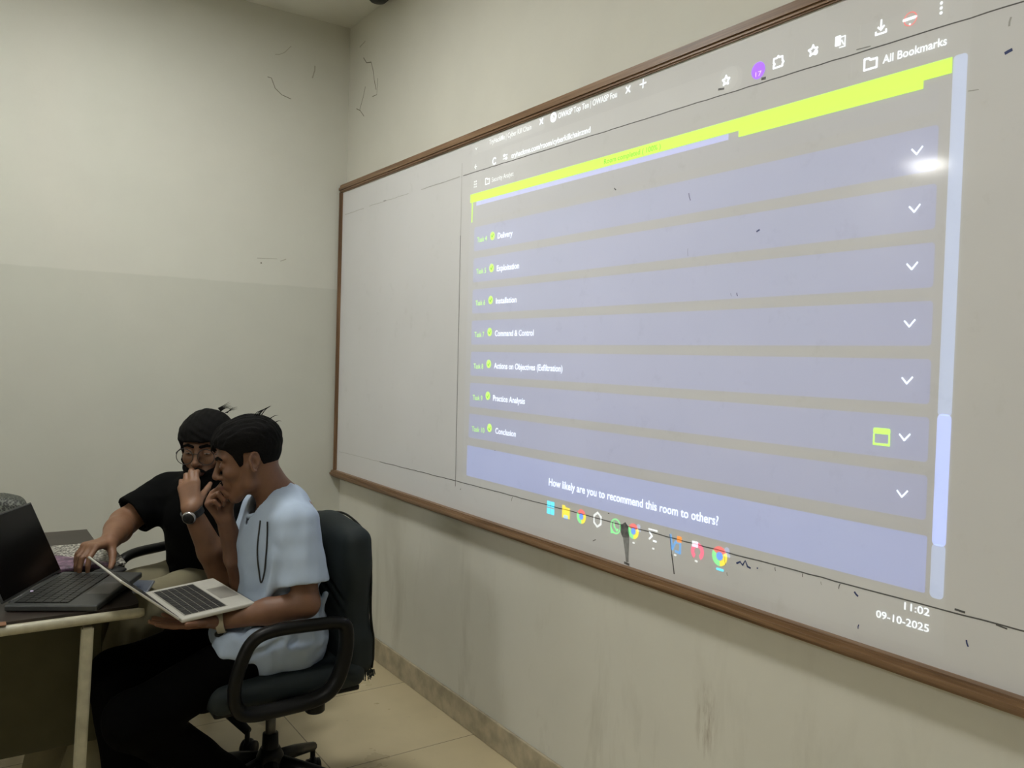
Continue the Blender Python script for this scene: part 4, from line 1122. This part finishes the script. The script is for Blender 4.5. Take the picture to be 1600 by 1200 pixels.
# black t-shirt
sb = SDF()
sb.cap((-.90, -.97, .66), mid+V3(0, 0, -.07), .165, .165, k=.05, flat=(FB, .74))
sb.cap(B_Rs*.82+B_Ls*.18, B_Rs*.18+B_Ls*.82, .070, k=.05)
sb.cap((-.91, -.95, .60), (-.94, -1.02, .60), .14, k=.05)
sb.cap(mid+V3(0, 0, 0), TB(-.03, 0, -.075), .085, .060, k=.05)
for Ls, Le, L_ in ((B_Rs, B_Re, .142), (B_Ls, B_Le, .19)):
    d = nrm(Le-Ls); end = Ls+d*L_
    sb.cap(Ls, end+d*.03, .070, .078, k=.04, cuts=[(end, d)])
    sb.cap(Ls+d*(L_-.045), Le+d*.10, .056, .066, k=.004, op='s')
sb.cap(TB(-.015, 0, -.04), TB(.0, 0, -.118), .058, .064, k=.006, op='s')
sb.post = lambda p, d: d-(.004*wob(p, 34, 31)+.0015*wob(p, 90, 32))
sdf_obj('t_shirt', sb, .005, M_blk, pB, 2)
kb = SDF()
kb.cap((-.88, -.95, .585), (-.93, -.98, .585), .125, k=.04)
for hp, kn, an in ((V3(-.95, -.90, .60), B_Rk, B_Ra), (V3(-.87, -1.03, .605), B_Lk, B_La)):
    kb.cap(hp, kn, .098, .080, k=.03); d = nrm(an-kn); kb.cap(kn, an+d*.02, .080, .078, k=.03, cuts=[(an, d)])
kb.post = lambda p, d: d-(.004*wob(p, 30, 41)+.0012*wob(p, 85, 42))
sdf_obj('trousers', kb, .006, M_khaki, pB, 2)
for an in (B_Ra, B_La):
    dr = nrm(V3(-.85, -.5, -.1)); S = SDF(); base = an+V3(0, 0, -.05)
    S.cap(base-dr*.03, base+dr*.09, .038, .036, k=.02); S.cap(base+dr*.09, base+dr*.17, .036, .028, k=.02)
    sdf_obj('shoe', S, .006, M_shoe, pB)
# smartwatch
wB = empty('wristwatch', tuple(B_Lw), 'round black-faced watch with a silver rim on the raised wrist', 'wristwatch')
axB = nrm(B_Lw-B_Le); wc = B_Lw-axB*.012
wrist_ring('strap', wc, axB, .0335, .0105, .0025, M_rub, wB, 36)
out_d = nrm(V3(-.62, -.78, .10)-axB*np.dot(V3(-.62, -.78, .10), axB)); u_ = np.cross(axB, out_d)
Mw = Matrix([[u_[i], axB[i], out_d[i]] for i in range(3)]).to_4x4()
lathe('case', [(.019, -.002), (.0215, .002), (.0215, .008), (.0195, .0105), (.0175, .0105)], tuple(wc+out_d*.031), M_metal, wB, 32, Mw)
lathe('dial', [(.0178, .0), (.0178, .0112), (.001, .0112)], tuple(wc+out_d*.031), M_rub, wB, 32, Mw)
# ------------------------------------------------------------------ laptops
def Rz(a): return Matrix.Rotation(a, 4, 'Z')
def laptop(name, label, o, rot, W, D, L, ang, bm_mat, keymat, scrmat, bez, th=.016, palm=.085, keyw=.86):
    """local: hinge along y at x=0, front toward +x, deck at z=0"""
    root = empty(name, (0, 0, 0), label, 'laptop')
    bev_box('base', (0, -W/2, -th), (D, W/2, 0), bm_mat, root, .004)
    kx0, kx1 = .018, D-palm; rows = 6; rh = (kx1-kx0)/rows
    bev_box('keyboard_tray', (kx0-.003, -W*keyw/2-.003, -.0005), (kx1+.003, W*keyw/2+.003, .0006), scrmat, root, 0)
    bm = bmesh.new(); rnd = random.Random(3)
    for r in range(rows):
        n = 14 if r else 15; y = -W*keyw/2; uw = W*keyw
        ws = [1.0]*n
        if r == rows-1: ws = [1.2, 1, 1, 1.1, 5.2, 1.1, 1, 1, 1, 1]
        elif r >= 2: ws[0] = 1.2+.25*r*.5; ws[-1] = 1.9-.1*r
        t = sum(ws)
        for w_ in ws:
            dy = uw*w_/t
            box(bm, (kx0+r*rh+.0012, -(y+dy)+.0012 if False else y+.0012, 0), (kx0+(r+1)*rh-.0012, y+dy-.0012, .0018))
            y += dy
    tag(link('keys', bm_mesh(bm, 'keys'), keymat, root))
    px_ = kx1+.012
    bev_box('touchpad', (px_, -W*.19, -.0006), (D-.008, W*.17, .0005), M_pad if keymat is M_key2 else M_pad1, root, 0)
    lid = Matrix.Rotation(-ang, 4, 'Y')
    bev_box('lid', (.004, -W/2, 0), (L, W/2, .0065), bm_mat, root, .003, M=lid)
    bev_box('display', (.010, -W/2+.006, -.0008), (L-.005, W/2-.006, 0), bez, root, 0, M=lid)
    tube('hinge', [(-.001, -W*.40, -.003), (-.001, W*.40, -.003)], .0045, bm_mat, root, 10)
    root.matrix_world = Matrix.Translation(o) @ rot
    return root
M_gun = simple('dark_grey_laptop_shell', (.045, .048, .047), .4, .4, .2, nscale=30)
M_sil = simple('silver_laptop_shell', (.50, .49, .44), .42, .4, .15, nscale=30, var=.03)
M_key1 = simple('black_keycaps', (.012, .013, .012), .45); M_key2 = simple('dark_keycaps', (.018, .018, .018), .5)
M_scr = simple('black_glossy_display', (.002, .002, .002), .25, .15)
M_tray = simple('grey_key_tray', (.30, .29, .25), .5)
M_pad = simple('grey_touchpad', (.27, .26, .23), .35); M_pad1 = simple('dark_touchpad', (.06, .064, .062), .3)
l1 = laptop('laptop', 'large dark grey laptop open on the desk', (-1.502, -1.423, .7705), Rz(math.radians(-28.5)), .349, .237, .233, math.radians(113.65), M_gun, M_key1, M_scr, M_scr, .017, .085, .86)
l2 = laptop('laptop', 'silver laptop held open on the hand of the person in light blue', (-1.199, -1.620, .728), Rz(.133)@Matrix.Rotation(-.056, 4, 'Y')@Matrix.Rotation(.016, 4, 'X'), .305, .210, .205, 2.385, M_sil, M_key2, M_tray, M_scr, .012, .075, .84)
# small lit ring by the hinge of the dark laptop
m_pl = bpy.data.materials.new('power_ring_light'); m_pl.use_nodes = True
m_pl.node_tree.nodes['Principled BSDF'].inputs['Emission Color'].default_value = (.6, .4, .8, 1); m_pl.node_tree.nodes['Principled BSDF'].inputs['Emission Strength'].default_value = .35
rg = tube('power_ring', [(.010+.0035*math.cos(a), .048+.0035*math.sin(a)-.09, .001) for a in np.linspace(0, 6.283, 17)[:-1]], .0008, m_pl, None, 6, True)
rg.parent = l1; tag(rg, 'small glowing ring')
# ------------------------------------------------------------------ patterned sleeve
def speckle(name, dark, light, tint, scale):
    m, nt, b = new_mat(name); p = N(nt, 'ShaderNodeTexCoord').outputs['Object']
    v = N(nt, 'ShaderNodeTexVoronoi'); v.inputs['Scale'].default_value = scale; nt.links.new(p, v.inputs['Vector'])
    f = noise(nt, p, scale*1.1, 4, .7)
    c = ramp(nt, mth(nt, 'ADD', mth(nt, 'MULTIPLY', v.outputs['Distance'], .6), mth(nt, 'MULTIPLY', f, .6)), [(.40, dark), (.56, tint), (.70, light)])
    return m, nt, b, c, p
m_sl, nt, b, c, p = speckle('purple_and_white_print', (.02, .02, .018), (.50, .49, .43), (.09, .08, .07), 120)
sep = N(nt, 'ShaderNodeSeparateXYZ'); nt.links.new(p, sep.inputs[0])
dsum = mth(nt, 'ADD', mth(nt, 'MULTIPLY', sep.outputs[0], -1.0), mth(nt, 'MULTIPLY', sep.outputs[1], -.75))
dsum = mth(nt, 'ADD', dsum, mth(nt, 'MULTIPLY', noise(nt, p, 20, 3), .03))
pur = ramp(nt, noise(nt, p, 26, 4, .7), [(.35, (.045, .025, .045)), (.52, (.16, .09, .15)), (.68, (.36, .22, .27))])
k = mth(nt, 'MULTIPLY', mth(nt, 'SUBTRACT', dsum, 2.215), 60, True)
nt.links.new(mixc(nt, k, c, pur), b.inputs['Base Color']); b.inputs['Roughness'].default_value = .5
sl = empty('laptop_sleeve', (-1.34, -1.1, .752), 'purple, black and white patterned flat sleeve under the reaching hand', 'laptop sleeve')
S = SDF(); S.rbox((-1.352, -1.075, .768), (.118, .170, .008), .006); S.post = lambda p, d: d-.0008*wob(p, 40, 2)
sdf_obj('cover', S, .004, m_sl, sl)
bev_box('black_underside', (-1.468, -1.243, .7522), (-1.238, -.907, .764), M_rub, sl, .003)
# dark mouse-like device and small blue-grey phone at the desk corner
mo = empty('computer_mouse', (-1.292, -1.30, .752), 'flat dark grey computer mouse below the corner of the patterned sleeve', 'computer mouse')
S = SDF(); S.ell((-1.292, -1.300, .7635), (.032, .052, .011), hframe(100, 0)); sdf_obj('shell', S, .003, M_rub, mo)
lathe('scroll_wheel', [(.005, -.002), (.005, .002)], (-1.292, -1.325, .774), M_dark, mo, 12)
ph_m = simple('blue_grey_casing', (.16, .18, .22), .35)
ph = empty('phone', (-1.21, -1.36, .72), 'small blue-grey phone on the khaki knee by the desk corner', 'phone')
Mp = Matrix.Translation((-1.212, -1.372, .722))@Rz(math.radians(70))@Matrix.Rotation(math.radians(4), 4, 'X')
bev_box('body', (-.065, -.03, -.004), (.065, .03, .004), ph_m, ph, .003, M=Mp)
bev_box('screen', (-.060, -.026, .004), (.060, .026, .0046), simple('phone_screen', (.10, .115, .15), .15), ph, 0, M=Mp)
# scrap of brown card
sc = tag(bev_box('paper_scrap', (-1.640, -1.702, .7522), (-1.585, -1.672, .7545), simple('brown_card', (.20, .10, .05), .8), None, 0), 'small scrap of brown card on the desk beside the dark laptop', 'paper scrap')
# ------------------------------------------------------------------ dark speckled bag behind the dark laptop
m_bg, nt, b, c, p = speckle('black_and_grey_speckled_fabric', (.004, .005, .004), (.11, .12, .10), (.018, .019, .015), 150)
nt.links.new(c, b.inputs['Base Color']); b.inputs['Roughness'].default_value = .6
bg = empty('bag', (-1.58, -.82, .752), 'black and grey speckled bag standing behind the dark laptop', 'bag')
S = SDF()
S.rbox((-1.645, -.80, .835), (.160, .070, .082), .02, hframe(0, 0))
S.rbox((-1.655, -.80, .895), (.150, .060, .070), .02, hframe(0, 15), k=.04)
S.rbox((-1.70, -.80, .925), (.090, .052, .070), .03, hframe(0, 8), k=.05)
S.post = lambda p, d: d-(.004*wob(p, 32, 7)+.0012*wob(p, 120, 8)+.0008*wob(p, 260, 9))
sdf_obj('body', S, .0045, m_bg, bg, 0)
tube('handle', smooth_path([(-1.76, -.85, .97), (-1.74, -.86, 1.03), (-1.66, -.86, 1.03), (-1.62, -.85, .95)], 6), .005, m_bg, bg, 8)
# cord from the collar
from mathutils.bvhtree import BVHTree
bvh = BVHTree.FromPolygons([tuple(v.co) for v in shirt.data.vertices], [tuple(p.vertices) for p in shirt.data.polygons])
cp_ = []
for q in smooth_path(CORD, 6):
    dd = Vector((.42, .90, -.05)).normalized()
    hitp = bvh.ray_cast(q-dd*.3, dd)[0]
    cp_.append((hitp if hitp is not None else q)-dd*.003)
nc = tube('neck_cord', cp_, .0024, M_rub, None, 8)
tag(nc, 'thin black cord looped from the neck of the light blue t-shirt', 'cord')
